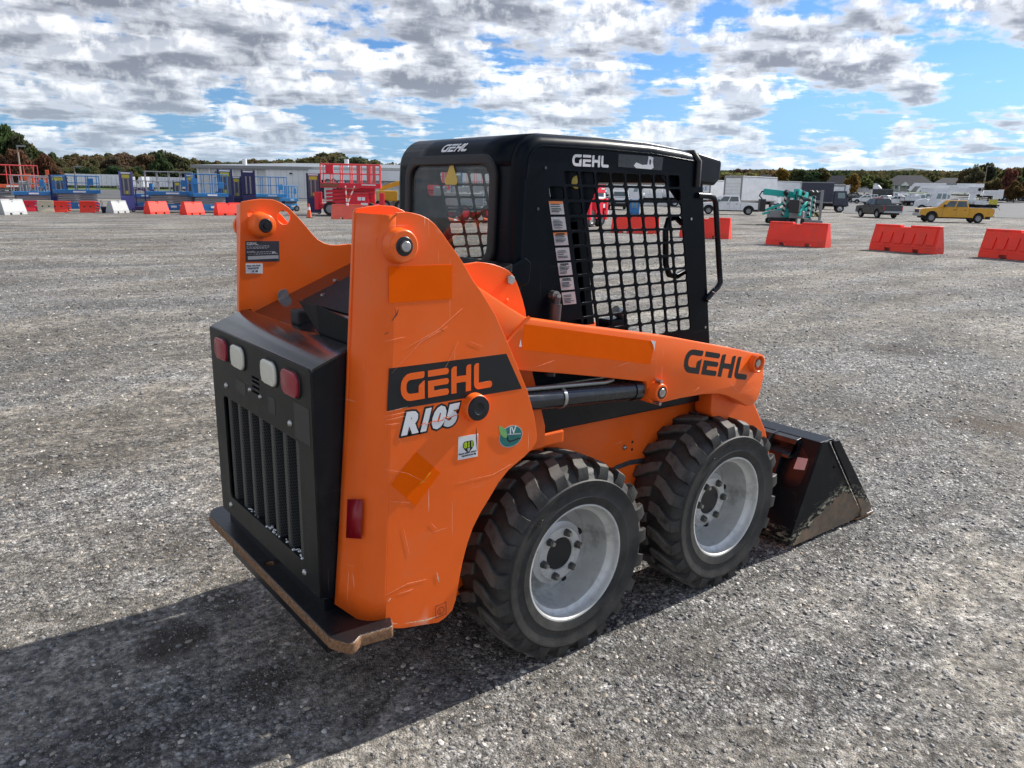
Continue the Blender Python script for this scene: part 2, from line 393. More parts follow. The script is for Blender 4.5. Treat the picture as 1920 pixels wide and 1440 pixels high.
def bucket_mat():
    # black paint worn to brown steel along the lower edge, pale scrape line between
    m = bpy.data.materials.new('worn_bucket'); m.use_nodes = True; t = NT(m.node_tree); b = t.n['Principled BSDF']
    v = t.node('ShaderNodeTexCoord').outputs['Object']; x, y, z = t.sep(v)
    n = t.noise(v, 11, 8, .65); n3 = t.noise(t.mapping(v, (60, 60, 14), (0, .6, 0)), 1, 3, .6)
    hgt = t.math('SUBTRACT', .215, t.math('MULTIPLY', t.math('ABSOLUTE', t.math('SUBTRACT', x, 1.90)), .42))
    e = t.math('SUBTRACT', t.math('ADD', hgt, t.math('MULTIPLY', t.math('SUBTRACT', n, .5), .12)), z)     # > 0 worn
    e = t.math('ADD', e, t.math('MULTIPLY', t.math('SUBTRACT', n3, .5), .03))
    worn = t.step(e, -.003, .004)
    rim = t.math('MULTIPLY', t.step(e, -.085, -.01), t.step(t.noise(t.mapping(v, (30, 30, 70), (0, .8, 0)), 1, 5, .7), .50, .60))
    scr = t.math('MULTIPLY', t.step(t.noise(t.mapping(v, (10, 10, 190), (0, .55, 0)), 1, 3, .5), .68, .72), t.step(z, .42, .2))
    c = t.mix(t.math('MULTIPLY', t.step(n, .5, .75), .5), (.011, .012, .014), (.035, .034, .032))
    c = t.mix(t.math('MULTIPLY', scr, .5), c, (.25, .24, .19)); c = t.mix(t.math('MULTIPLY', rim, .95), c, (.50, .46, .33))
    c = t.mix(worn, c, t.mix(t.step(t.noise(v, 16, 6, .7), .35, .7), (.17, .138, .105), (.27, .185, .12)))
    t.put(b.inputs['Base Color'], c); t.put(b.inputs['Roughness'], t.math('ADD', .38, t.math('MULTIPLY', worn, .3))); b.inputs['Specular IOR Level'].default_value = .10; return m
m_bkt = bucket_mat()
# ------------------------------------------------------------------ GEHL-style block letters (height 1)
GL = {'G': ([[(0, 1, .46), (1.15, 1, .04), (1.15, .76, .12), (.27, .76, .2), (.27, .25, .2), (.86, .25), (.86, .52, .12), (1.15, .66), (1.15, 0), (0, 0, .46)]], 1.32),
      'E': ([[(0, 1), (1.05, 1, .11), (1.05, .77, .11), (0, .77)], [(0, .62), (1.05, .62, .1), (1.05, .40, .1), (.3, .40), (.3, .23), (1.05, .23, .1), (1.05, 0, .1), (0, 0)]], 1.18),
      'H': ([[(0, 0), (0, 1, .28), (.28, 1), (.28, .62), (.78, .62), (.78, 1, .26), (1.04, 1), (1.04, 0), (.76, 0), (.76, .38), (.27, .38), (.27, 0)]], 1.2),
      'L': ([[(0, 0, .26), (0, 1, .24), (.26, 1), (.26, .25), (1.0, .25, .12), (1.0, 0, .12)]], 1.0)}
def gehl(h, fn, mat, parent, shear=0.0):
    x = 0.0
    for ch in 'GEHL':
        loops, adv = GL[ch]
        lp = [[((x+u)*h+shear*v*h, v*h) for u, v in rnd(l, 4)] for l in loops]
        plate('letter', lp, fn, .0008, mat, parent); x += adv
    return x*h
# ------------------------------------------------------------------ the loader
LD = thing('skid_steer_loader', 'orange and black compact wheeled loader with mesh cab and lowered black bucket on the gravel', 'loader')
def P(name, mb, mat, smooth=None, bevel=0, seg=2, parent=None, **kw): return mb.build(name, mat, parent or LD, smooth, bevel, seg, **kw)
AX_Z, WB = .372, .909
# --- wheels
def tyre_mesh():
    half = [(.228, -.122), (.232, -.131), (.245, -.135), (.262, -.139), (.268, -.136), (.285, -.137), (.305, -.138), (.318, -.142), (.325, -.142), (.329, -.136), (.346, -.127), (.360, -.113), (.3675, -.085), (.3705, -.04)]
    prof = half+[(.371, 0)]+[(r, -y) for r, y in half[::-1]]
    b = MB(); b.lathe(prof, n=96)
    NL = 21; w = 2*pi/NL
    for side in (-1, 1):
        for k in range(NL):
            th0 = w*(k+(.5 if side > 0 else 0))+.05
            st = [(-.137, .331, .352, 0.0, .028, .024), (-.129, .330, .377, 0.0, .0285, .0235), (-.105, .34, .385, -.012, .0295, .0245), (-.066, .35, .3875, -.075, .029, .024), (-.052, .35, .388, -.105, .028, .023), (-.006, .35, .3885, -.145, .026, .021)]
            rows = []
            for y, rb, rt, dth, hb, ht in st:
                a = th0+dth+random.uniform(-.006, .006)
                row = []
                for r, hw in ((rb, -hb), (rt, -ht), (rt, ht), (rb, hb)):
                    aa = a+hw/r; row.append((r*cos(aa), y*-side, r*sin(aa)))
                rows.append(row)
            vs = [p for r_ in rows for p in r_]; fs = []
            for i in range(len(rows)-1):
                for j in range(3): fs.append((i*4+j, i*4+j+1, (i+1)*4+j+1, (i+1)*4+j))
            fs.append((3, 2, 1, 0)); q = (len(rows)-1)*4; fs.append((q, q+1, q+2, q+3))
            b.add(vs, fs)
    me = b.mesh('tyre', m_tyre, 32); return me
ME_TYRE = tyre_mesh()
rp = [(.232, -.112), (.2335, -.126), (.229, -.1305), (.223, -.129), (.219, -.119), (.217, -.104), (.208, -.094), (.198, -.088), (.196, -.03), (.192, .02), (.184, .03), (.184, .10), (.20, .11), (.228, .122), (.232, .112)]
def arc_text(s, r, a0, h):
    # raised letters moulded into the sidewall
    return text_mesh('raised_letters', s, h, m_tyre, lambda u, v, w: ((r+v)*cos(a0-u/(r+v)), -.1372-w*6, (r+v)*sin(a0-u/(r+v))), bold=.0006, ext=.0004, spacing=1.15)
ME_RAISED = [arc_text('WALL', .288, 2.45, .020), arc_text('WALL', .296, 1.98, .013), arc_text('R-G', .302, 1.42, .014)]
ME_RIM = MB().lathe(rp, n=72).mesh('rim', m_rim, 35)
hp = [(.188, .035), (.150, .030), (.137, .022), (.132, -.005), (.126, -.018), (.112, -.024), (.104, -.034), (.090, -.036), (.068, -.035), (.064, -.028)]
b = MB(); b.lathe(hp, n=60)
ME_HUB = b.mesh('hub_disc', m_rim, 35)
ME_CAP = MB().lathe([(.0655, -.020), (.062, -.031), (.020, -.0315), (0.0005, -.0315)], n=40).mesh('hub_cap', m_ink, 30)
def nut_mesh():
    b = MB(); b.cyl((0, -.034, 0), (0, -.052, 0), .0165, .0145, 6); b.m = 1; b.cyl((0, -.052, 0), (0, -.064, 0), .0085, .008, 10)
    return b.mesh('wheel_nut', [pmat('nut_dull', (.10, .10, .095), .5, metal=.6, var=.2), m_steel], 30)
ME_NUT = nut_mesh()
ME_VALVE = MB().cyl((0, 0, 0), (.0, -.03, 0), .0045, .0035, 8).mesh('valve_stem', m_grey, 40)
ME_SLOT = MB().box(-.008, .008, -.008, .008, -.0095, .0095).mesh('rim_slot', m_dark)
def wheel(x, side, ang):
    w = link('wheel', ME_TYRE, LD, loc=(x, side*.484, AX_Z), rot=(0, ang, 0) if side < 0 else (0, ang, pi))
    w['label'] = 'chunky skid steer tyre on a silver rim'
    link('rim', ME_RIM, w)
    for q in ME_RAISED if side < 0 else (): link('raised_letters', q, w)
    link('hub_disc', ME_HUB, w); link('hub_cap', ME_CAP, w)
    for k in range(6):
        a = k*pi/3+.2; link('wheel_nut', ME_NUT, w, loc=(.087*cos(a), 0, .087*sin(a)))
    for a in (.45, -1.25, 2.6): link('rim_slot', ME_SLOT, w, loc=(.1285*cos(a), -.013, .1285*sin(a)), rot=(0, -a, 0))
    link('valve_stem', ME_VALVE, w, loc=(.150*cos(2.75), -.03, .150*sin(2.75)))
for x, sd, a in ((0, -1, .0), (WB, -1, .21), (0, 1, .5), (WB, 1, .33)): wheel(x, sd, a)
# --- chassis
b = MB(); b.prism([(-.88, .33), (-.88, .80), (-.30, .832), (.097, .836), (.635, .847), (1.003, .81), (1.02, .69), (1.02, .30), (.9, .24), (-.80, .24)], 'y', -.355, .355)
P('chassis', b, m_org, bevel=.006)
for sd in (-1, 1):
    b = MB(); b.prism([(-.15, .838), (1.0, .815), (.98, .90), (.62, 1.0), (-.15, 1.02)], 'y', sd*.34, sd*.42); P('tank_panel', b, m_blk, bevel=.005)
    b = MB(); b.box(-.20, .085, min(sd*.353, sd*.425), max(sd*.353, sd*.425), .778, .832); P('step_bracket', b, m_org, bevel=.008)
    b = MB(); b.prism(ring(.049, .868, .02, 10)+[], 'y', sd*.40, sd*.415); b.box(.035, .06, min(sd*.375, sd*.40), max(sd*.375, sd*.40), .83, .90); P('lug_clevis', b, m_org, bevel=.003)
    b = MB(); b.cyl((.0, sd*.46, .372), (0, sd*.36, .372), .075, n=20); P('axle_hub', b, m_dark, 30)
    b = MB(); b.cyl((WB, sd*.46, .372), (WB, sd*.36, .372), .075, n=20); P('axle_hub', b, m_dark, 30)
b = MB(); b.lathe([(.0005, -.366), (.006, -.365), (.010, -.361), (.0115, -.354)], (.501, 0, .66), n=16); P('bolt', b, m_steel, 60)
for z in (.675, .641):
    P('bolt_hole', MB().cyl((.55, -.3565, z), (.55, -.354, z), .006, n=10), m_dark)
# scuffed rub strip left on the side by the tyre
plate('rub_mark', [rnd([(.40, .575), (.46, .588), (.54, .594), (.63, .586), (.63, .562), (.54, .572), (.46, .566), (.41, .556)])], XZ(-.3565), .001, pmat('rub_grey', (.045, .047, .05), .6, var=.4, vscale=30), LD)
b = MB(); b.box(-.93, -.80, -.44, .44, .26, .46); P('tail_frame', b, m_blk, bevel=.006)
# --- towers
OUT = [(-.773, 1.649), (-.754, 1.651), (-.731, 1.655), (-.702, 1.657), (-.679, 1.654), (-.654, 1.648), (-.629, 1.638), (-.606, 1.622), (-.586, 1.602), (-.557, 1.567), (-.525, 1.531), (-.498, 1.495), (-.47, 1.453), (-.439, 1.417), (-.383, 1.341), (-.343, 1.269), (-.293, 1.171), (-.242, 1.069), (-.21, .979), (-.195, .906), (-.195, .883), (-.214, .859), (-.247, .837), (-.316, .803), (-.36, .765), (-.396, .72), (-.433, .676), (-.463, .631), (-.486, .578), (-.504, .52), (-.516, .469), (-.531, .389), (-.545, .354), (-.574, .336), (-.601, .328), (-.704, .347), (-.843, .394)]
INN = [(-.80, 1.652), (-.793, 1.662), (-.75, 1.669), (-.718, 1.672), (-.672, 1.67), (-.642, 1.659), (-.612, 1.641), (-.582, 1.611), (-.551, 1.577), (-.52, 1.539), (-.496, 1.515), (-.468, 1.499), (-.439, 1.491), (-.404, 1.489), (-.36, 1.493), (-.323, 1.488), (-.291, 1.481), (-.261, 1.471), (-.236, 1.460), (-.216, 1.445), (-.20, 1.422), (-.186, 1.394), (-.17, 1.356), (-.157, 1.317), (-.12, 1.10), (-.05, .88), (-.05, .80), (-.87, .76)]
FL = [(1.652, -.800), (1.343, -.822), (1.016, -.851), (.674, -.882), (.440, -.905)]   # flange inner edge: z, x
for sd in (-1, 1):
    YO = sd*.585
    po = [(-.733, 1.6547)]+OUT[2:-2]+[(-.735, .3555), (-.800, .3785)]
    def oxz(u, v, w): return (u, YO+w, v)
    side = plate('tower_outer_plate', [po], oxz, .012, m_org, LD, bev=.0015)
    # rear flange: bent round from the side plate to the inner edge
    rows = []
    for i in range(15):
        f = i/14; z0 = 1.649*(1-f)+.394*f; z1 = 1.652*(1-f)+.438*f
        xo = -.773+(-.843+.773)*f; zi = [q[0] for q in FL][::-1]; xi = float(np.interp(z1, zi, [q[1] for q in FL][::-1]))
        A = Vector((xo+.056, sd*.5910, z0)); B = Vector((xo-.004, sd*.5910, z0)); C = Vector((xi, sd*.458, z1)); row = []
        bend = B.lerp(C, .40)
        for s_ in range(7):
            q = s_/6; row.append(tuple(A.lerp(B, q).lerp(B.lerp(bend, q), q)))
        for s_ in range(1, 5): row.append(tuple(bend.lerp(C, s_/4)))
        rows.append(row)
    fl = MB().sheet(rows).build('tower_rear_flange', m_org, LD, 60); so = fl.modifiers.new('t', 'SOLIDIFY'); so.thickness = .009; so.offset = -1
    hole = ring(-.632, 1.602, .027, 24)
    plate('tower_inner_plate', [INN, hole, ring(-.764, 1.615, .011, 12)], lambda u, v, w: (u, sd*.461+w, v), .012, m_org, LD, bev=.0015)
    b = MB(); b.cyl((-.731, sd*.592, 1.564), (-.731, sd*.628, 1.564), .052, .046, 28); P('pivot_boss', b, m_org, 40, .004)
    b = MB(); b.lathe([(.028, sd*.6275), (.026, sd*.6295), (.018, sd*.630), (.0005, sd*.630)], (-.731, 0, 1.564), n=24); P('grease_ring', b, m_ink, 40)
    b = MB(); b.cyl((-.731, sd*.628, 1.564), (-.731, sd*.641, 1.564), .0165, .015, 16); P('pivot_pin', b, m_steel, 40, .002)
    b = MB(); b.cyl((-.731, sd*.455, 1.575), (-.733, sd*.395, 1.575), .050, .043, 26); b.cyl((-.733, sd*.396, 1.575), (-.733, sd*.39, 1.575), .043, .03, 26); P('pivot_boss_inner', b, m_org, 40, .003)
    b = MB(); b.cyl((-.733, sd*.392, 1.575), (-.733, sd*.385, 1.575), .028, .024, 20); b.cyl((-.733, sd*.386, 1.575), (-.733, sd*.38, 1.575), .012, .01, 12); P('grease_cap', b, m_ink, 40)
    b = MB(); b.cyl((-.465, sd*.588, 1.05), (-.465, sd*.620, 1.05), .046, .043, 26); P('cylinder_boss', b, m_org, 40, .004)
    b = MB(); b.lathe([(.041, sd*.619), (.039, sd*.6245), (.020, sd*.6255), (.016, sd*.6225), (.008, sd*.6225), (.0005, sd*.6215)], (-.465, 0, 1.05), n=24); P('boss_plug', b, m_ink, 40)
    b = MB(); b.cyl((-.233, sd*.468, 1.429), (-.233, sd*.483, 1.429), .017, .017, 6); P('hex_bolt', b, m_steel, None, .002)
    b = MB(); b.lathe([(.0005, sd*.470), (.006, sd*.469), (.009, sd*.466)], (-.239, 0, 1.358), n=12); P('rivet', b, m_org, 60)
# --- writing and marks on the right tower
F = XZ(-.5915); F2 = XZ(-.5925); F3 = XZ(-.5935)
plate('logo_board', [[(-.767, 1.212), (-.335, 1.207), (-.267, 1.08), (-.777, 1.085)]], F, .0008, m_ink, LD)
gehl(.085, lambda u, v, w: (-.730+u*.845, -.5925-w, 1.104+v), m_org, LD)
plate('cover_patch', [[(-.762, 1.506), (-.545, 1.503), (-.547, 1.400), (-.763, 1.403)]], F, .0008, m_orgd, LD)
plate('cover_patch', [[(-.680, .941), (-.591, .852), (-.683, .762), (-.768, .853)]], F, .0008, m_orgd, LD)
b = MB(); b.m = 0; plate('lime_scrap', [[(-.672, .832), (-.650, .842), (-.628, .862), (-.640, .853), (-.655, .838)]], F2, .0006, m_lime, LD)
for k, (bd, mt, fn) in enumerate(((.0125, m_ink, F), (.0062, m_white, F2))):
    text('model_number', 'R105', .086, mt, (lambda fn: lambda u, v, w: fn(-.730+u*.98, 1.006+v*1.0, w))(fn), LD, shear=.30, bold=bd, spacing=1.14)
# worn-off slivers across the model number
for k in range(9):
    x = -.665+k*.0165; z = 1.022+.004*random.uniform(-1, 1)+.001*k
    plate('scrape_sliver', [[(x, z), (x+.019, z+.003), (x+.021, z+.0055), (x+.003, z+.0028)]], F3, .0004, m_org, LD)
plate('safety_sticker', [[(-.523, .958), (-.445, .955), (-.447, .878), (-.525, .881)]], F, .0008, m_white, LD)
plate('shield_print', [rnd([(-.503, .938, .006), (-.466, .938, .006), (-.463, .920), (-.470, .909), (-.484, .898), (-.498, .909), (-.505, .920)])], F2, .0004, m_ink, LD)
text('print_number', '811', .026, m_lime, lambda u, v, w: F3(-.502+u*.95, .917+v*1.0, w), LD, bold=.0011)
plate('shovel_print', [rnd([(-.489, .914), (-.479, .914), (-.479, .908), (-.484, .901), (-.489, .908)])], F3, .0003, m_label, LD)
text('small_print', "Know what's below.", .0085, m_ink, lambda u, v, w: F2(-.5215+u, .8965+v, w), LD, bold=.0002)
text('small_print', 'Call before you dig.', .0085, m_ink, lambda u, v, w: F2(-.511+u*.86, .888+v, w), LD, bold=.0002)
plate('emblem_disc', [[(-.310+.050*cos(a), .921+.038*sin(a)) for a in np.linspace(0, 2*pi, 32, endpoint=False)]], F, .0008, m_label, LD)
plate('emblem_face', [[(-.310+.047*cos(a), .921+.035*sin(a)) for a in np.linspace(0, 2*pi, 32, endpoint=False)]], F2, .0006, m_teal, LD)
plate('emblem_leaf', [[(-.364, .966), (-.348, .962), (-.333, .949), (-.327, .932), (-.331, .919), (-.347, .927), (-.358, .942)]], F3, .0006, m_leaf, LD)
text('emblem_text', 'IV', .034, m_white, lambda u, v, w: F3(-.318+u*.95, .930+v, w), LD, bold=.0006)
b = MB(); plate('emblem_swoosh', [[(-.330, .922), (-.326, .908), (-.316, .902), (-.270, .907), (-.268, .911), (-.314, .9075), (-.321, .912), (-.324, .924)]], F3, .0005, m_ink, LD)
plate('emblem_swoosh', [[(-.326, .929), (-.270, .922), (-.268, .925), (-.324, .933)]], F3, .0005, m_label, LD)
x0, z0 = -.613, .347
plate('stamp', [[(x0, z0), (x0+.043, z0+.002), (x0+.043, z0+.048), (x0, z0+.046)], [(x0+.0025, z0+.0025), (x0+.0405, z0+.0045), (x0+.0405, z0+.0455), (x0+.0025, z0+.0435)]], F, .0005, m_blot, LD)
text('stamp_text', 'S', .022, m_blot, lambda u, v, w: F(x0+.013+u, z0+.013+v, w), LD)
plate('stamp_ring', [ring(x0+.0215, z0+.022, .014, 16), ring(x0+.0215, z0+.022, .0115, 16)], F, .0005, m_blot, LD)
TOWER_MARKS = [('s', [(-0.719, 1.264), (-0.601, 1.308), (-0.508, 1.369)], 0.0012), ('s', [(-0.758, 1.197), (-0.657, 1.281), (-0.562, 1.317)], 0.0009), ('s', [(-0.779, 1.294), (-0.712, 1.3)], 0.0009), ('s', [(-0.802, 0.492), (-0.719, 0.507), (-0.646, 0.501)], 0.0014), ('s', [(-0.751, 0.484), (-0.712, 0.481), (-0.696, 0.483)], 0.0018), ('s', [(-0.788, 0.906), (-0.713, 0.878), (-0.643, 0.831)], 0.001), ('s', [(-0.776, 0.801), (-0.702, 0.778)], 0.001), ('s', [(-0.63, 0.693), (-0.604, 0.663)], 0.0013), ('s', [(-0.78, 1.082), (-0.706, 1.087)], 0.0016), ('s', [(-0.784, 1.07), (-0.697, 1.072)], 0.0013), ('s', [(-0.781, 1.058), (-0.707, 1.06)], 0.0016), ('s', [(-0.785, 1.044), (-0.734, 1.04)], 0.0013), ('s', [(-0.744, 1.007), (-0.732, 0.979)], 0.001), ('s', [(-0.522, 0.804), (-0.382, 0.801), (-0.304, 0.822)], 0.001), ('s', [(-0.483, 1.263), (-0.431, 1.241)], 0.001), ('s', [(-0.728, 0.701), (-0.708, 0.605)], 0.001), ('s', [(-0.582, 1.174), (-0.523, 1.267)], 0.0008), ('c', [(-0.8, 0.397), (-0.757, 0.38)], 0.004), ('c', [(-0.727, 0.371), (-0.647, 0.354), (-0.602, 0.354)], 0.0045), ('c', [(-0.607, 0.514), (-0.599, 0.475)], 0.005), ('c', [(-0.789, 0.469), (-0.777, 0.476)], 0.004), ('d', [(-0.755, 1.351), (-0.739, 1.368), (-0.732, 1.383)], 0.005), ('d', [(-0.78, 1.314), (-0.766, 1.319)], 0.003), ('d', [(-0.589, 1.312), (-0.576, 1.302)], 0.0015), ('d', [(-0.454, 0.977), (-0.449, 0.898)], 0.006), ('d', [(-0.745, 1.392), (-0.741, 1.368)], 0.0015)]
ARM_MARKS = [('s', [(0.907, 0.946), (0.941, 0.913), (0.993, 0.874)], 0.0016), ('s', [(1.049, 0.912), (1.089, 0.884), (1.155, 0.85)], 0.0012), ('s', [(0.67, 0.926), (0.709, 0.941)], 0.0012), ('s', [(0.19, 1.088), (0.333, 1.108)], 0.001), ('s', [(-0.198, 1.137), (-0.102, 1.152)], 0.001)]

m_scr = pmat('scratch_pale', (.95, .42, .25), .6, var=.3, vscale=90); m_chip = pmat('chip_primer', (.70, .52, .34), .7, var=.4, vscale=120); m_scuff = pmat('scuff_dark', (.16, .045, .02), .7, var=.3, vscale=60)
def marks(lst, fn):
    # scratches, paint chips and scuffs: thin slivers lying on the paint, tapered at both ends
    for kind_, pts, w in lst:
        P_ = [Vector(q) for q in pts]; up = []; dn = []
        if len(P_) == 2: P_.insert(1, (P_[0]+P_[1])/2)
        for i, q in enumerate(P_):
            d = (P_[min(i+1, len(P_)-1)]-P_[max(i-1, 0)]).normalized(); n = Vector((-d.y, d.x))*w*(.5 if 0 < i < len(P_)-1 else .12)
            up.append(tuple(q+n)); dn.append(tuple(q-n))
        plate({'s': 'scratch', 'c': 'paint_chip', 'd': 'scuff'}[kind_], [up+dn[::-1]], fn, .0004, {'s': m_scr, 'c': m_chip, 'd': m_scuff}[kind_], LD)
marks(TOWER_MARKS, XZ(-.5918)); marks(ARM_MARKS, XZ(-.5656))
# red reflector on the rear flange
def flange_pt(a, z):  # a along the flange from fold (0) to inner edge (1)
    f = (1.649-z)/1.255; xo = -.777-.07*f; xi = -.800-.105*f
    return Vector((xo+(xi-xo)*a-.0125, -.5905+.1325*a, z))
rows = [[tuple(flange_pt(a, z+.02-.03*a)) for a in (.24, .45, .67)] for z in (.675, .80)]
b = MB(); b.sheet(rows); r_ = b.build('reflector', m_refl, LD, 30); so = r_.modifiers.new('t', 'SOLIDIFY'); so.thickness = .002; so.offset = 1
# left inner tower plate: data plate and sticker
FI = lambda u, v, w: (u, .4540-w, v); FI2 = lambda u, v, w: (u, .4530-w, v)
dp = plate('data_plate', [[(-.791, 1.515), (-.658, 1.512), (-.661, 1.433), (-.795, 1.437)]], FI, .001, pmat('plate_slate', (.05, .05, .065), .4, var=.1), LD)
gehl(.0105, lambda u, v, w: FI2(-.787+u*.9, 1.4995+v, w), m_white, LD)
b = MB(); rng = random.Random(3)
for z, x1 in ((1.494, -.70), (1.489, -.705), (1.485, -.71), (1.474, -.765), (1.471, -.685), (1.4635, -.76), (1.4635, -.675)):
    x = -.788
    while x < x1:
        w_ = rng.uniform(.004, .012); b.box(x, x+w_, .4525, .4532, z, z+.0022); x += w_+.003
b.box(-.786, -.664, .4525, .4531, 1.4445, 1.4575); P('plate_print', b, m_label)
text('plate_year', '2019', .0075, m_white, lambda u, v, w: FI2(-.690+u, 1.4655+v, w), LD, bold=.0003)
plate('shop_sticker', [[(-.795, 1.431), (-.729, 1.428), (-.731, 1.389), (-.797, 1.393)]], FI, .001, m_white, LD)
text('sticker_text', 'Made with Pride', .0085, m_grey, lambda u, v, w: FI2(-.792+u*.95, 1.4185+v, w), LD, bold=.0002)
text('sticker_text', 'Inspected by', .0085, m_grey, lambda u, v, w: FI2(-.788+u, 1.409+v, w), LD, bold=.0002)
text('sticker_text', '15  68', .010, m_ink, lambda u, v, w: FI2(-.775+u, 1.396+v, w), LD, bold=.0003)
# --- rear box, lamps, grille
GX = -.945
def RX(u, v, w): return (GX-w, -u, v)             # u runs to the machine's right
def panel_mesh():
    o = rrect(-.452, .466, .452, 1.203, .012); h = rrect(-.345, .548, .345, .955, .02)
    v = []
    for z in (1.089, 1.074, 1.056, 1.038): v.append([(-.032, z-.004), (.036, z-.004), (.036, z+.004), (-.032, z+.004)])
    return curve_mesh('rear_panel', [o, h]+v, .005, .0015, RX, m_panel)
RP = link('rear_panel', panel_mesh(), LD)
for sd in (-1, 1):
    b = MB(); b.prism([(-.942, .467), (-.942, 1.199), (-.825, 1.250), (-.79, 1.255), (-.79, .42)], 'y', sd*.450, sd*.444); P('box_side', b, m_blk)
b = MB(); b.prism([(-.9485, 1.197), (-.940, 1.206), (-.822, 1.2535), (-.80, 1.2535), (-.80, 1.2475), (-.82, 1.2475), (-.936, 1.200), (-.9435, 1.193)], 'y', -.452, .452); P('box_top', b, m_hood, 40)
b = MB(); b.box(-.80, -.79, -.44, .44, .45, 1.24); P('box_bulkhead', b, m_dark)
def grille_mat():
    m = bpy.data.materials.new('perforated_black'); m.use_nodes = True; t = NT(m.node_tree); bs = t.n['Principled BSDF']
    uv = t.node('ShaderNodeUVMap'); u, v, _ = t.sep(uv.outputs[0])
    row = t.math('FLOOR', v); u2 = t.math('ADD', u, t.math('MULTIPLY', t.math('MODULO', t.math('ABSOLUTE', row), 2.0), .5))
    fu = t.math('SUBTRACT', t.math('FRACT', u2), .5); fv = t.math('SUBTRACT', t.math('FRACT', v), .5)
    d = t.math('SQRT', t.math('ADD', t.math('MULTIPLY', fu, fu), t.math('MULTIPLY', fv, fv)))
    c = t.mix(t.step(d, .30, .36), (.001, .001, .001), (.045, .048, .052)); t.put(bs.inputs['Base Color'], c); bs.inputs['Roughness'].default_value = .4; return m
m_gr = grille_mat()
def grille_rib(y):
    me = bpy.data.meshes.new('grille_rib'); n = 14; prof = []
    pts = [(-.052, -.885), (-.030, -.890), (-.022, -.915), (-.018, -.938), (-.010, -.941), (.010, -.941), (.018, -.938), (.022, -.915), (.030, -.890), (.052, -.885)]
    vs = []; fs = []; uvs = []; s = 0; L = [0]
    for i in range(1, len(pts)): s += math.hypot(pts[i][0]-pts[i-1][0], pts[i][1]-pts[i-1][1]); L.append(s)
    for (yy, x) in pts: vs += [(x, y+yy, .53), (x, y+yy, .972)]
    for i in range(len(pts)-1): fs.append((2*i, 2*i+2, 2*i+3, 2*i+1))
    me.from_pydata(vs, [], fs); ul = me.uv_layers.new(name='UVMap')
    for p in me.polygons:
        for li in p.loop_indices:
            vi = me.loops[li].vertex_index; ul.data[li].uv = (L[vi//2]/.0078, (.53 if vi % 2 == 0 else .972)/.0105)
    me.materials.append(m_gr); return link('grille_rib', me, LD)
for k in range(7): grille_rib(-.312+.104*k)
b = MB(); rg_ = random.Random(5)
for k in range(46):
    y = rg_.choice((rg_.uniform(-.33, -.22), rg_.uniform(-.18, .0), rg_.uniform(.08, .2))); r_ = rg_.uniform(.002, .005); x = rg_.uniform(-.944, -.925); b.hexa([(x-r_, y-r_, .5485), (x+r_, y-r_, .5485), (x+r_, y+r_, .5485), (x-r_, y+r_, .5485)], [(x-r_*.5, y-r_*.6, .5485+r_), (x+r_*.4, y-r_*.5, .5485+r_*.9), (x+r_*.5, y+r_*.4, .5485+r_), (x-r_*.4, y+r_*.5, .5485+r_*1.1)])
bx0 = P('grille_sill', MB().box(-.944, -.885, -.345, .345, .540, .5485), m_panel); b.build('grit', m_white, bx0, kind='stuff')
for y, mt, nm, hw in ((.314, m_lred, 'tail_light', .063), (.143, m_lwht, 'reverse_light', .061), (-.143, m_lwht, 'reverse_light', .061), (-.314, m_lred, 'tail_light', .063)):
    plate('lamp_gasket', [rrect(-y-hw-.004, 1.137-.044, -y+hw+.004, 1.137+.044, .034, 5)], lambda u, v, w: (GX-.006-w, -u, v), .006, m_rub, LD)
    plate(nm, [rrect(-y-hw, 1.137-.040, -y+hw, 1.137+.040, .030, 6)], lambda u, v, w: (GX-.011-w, -u, v), .012, mt, LD, bev=.004, smooth=50)
    if mt is m_lwht:
        b = MB()
        for q in range(11): b.box(GX-.0185, GX-.0168, y-hw*.8, y+hw*.8, 1.104+q*.0062, 1.1065+q*.0062)
        P('lens_ribs', b, mt)
for y, z in ((.300, 1.001), (-.287, 1.001), (.345, .513), (-.342, .513), (.052, 1.038), (-.044, 1.034)):
    r = .011 if abs(y) > .1 else .008
    b = MB(); b.lathe([(.0005, GX-.013), (r*.6, GX-.012), (r, GX-.008), (r*1.05, GX-.004)], (0, y, z), 'x', 14); P('panel_bolt', b, m_steel, 60)
m_gho = pmat('ghost_label', (.030, .030, .029), .55, var=.1)
for u0, z0, u1, z1 in ((-.190, 1.006, -.098, 1.050), (.112, .998, .168, 1.055), (.322, .965, .435, 1.082)):
    plate('label_residue', [[(u0, z0), (u1, z0), (u1, z1), (u0, z1)]], lambda u, v, w: (GX-.0055-w, -u, v), .0006, m_gho, LD)
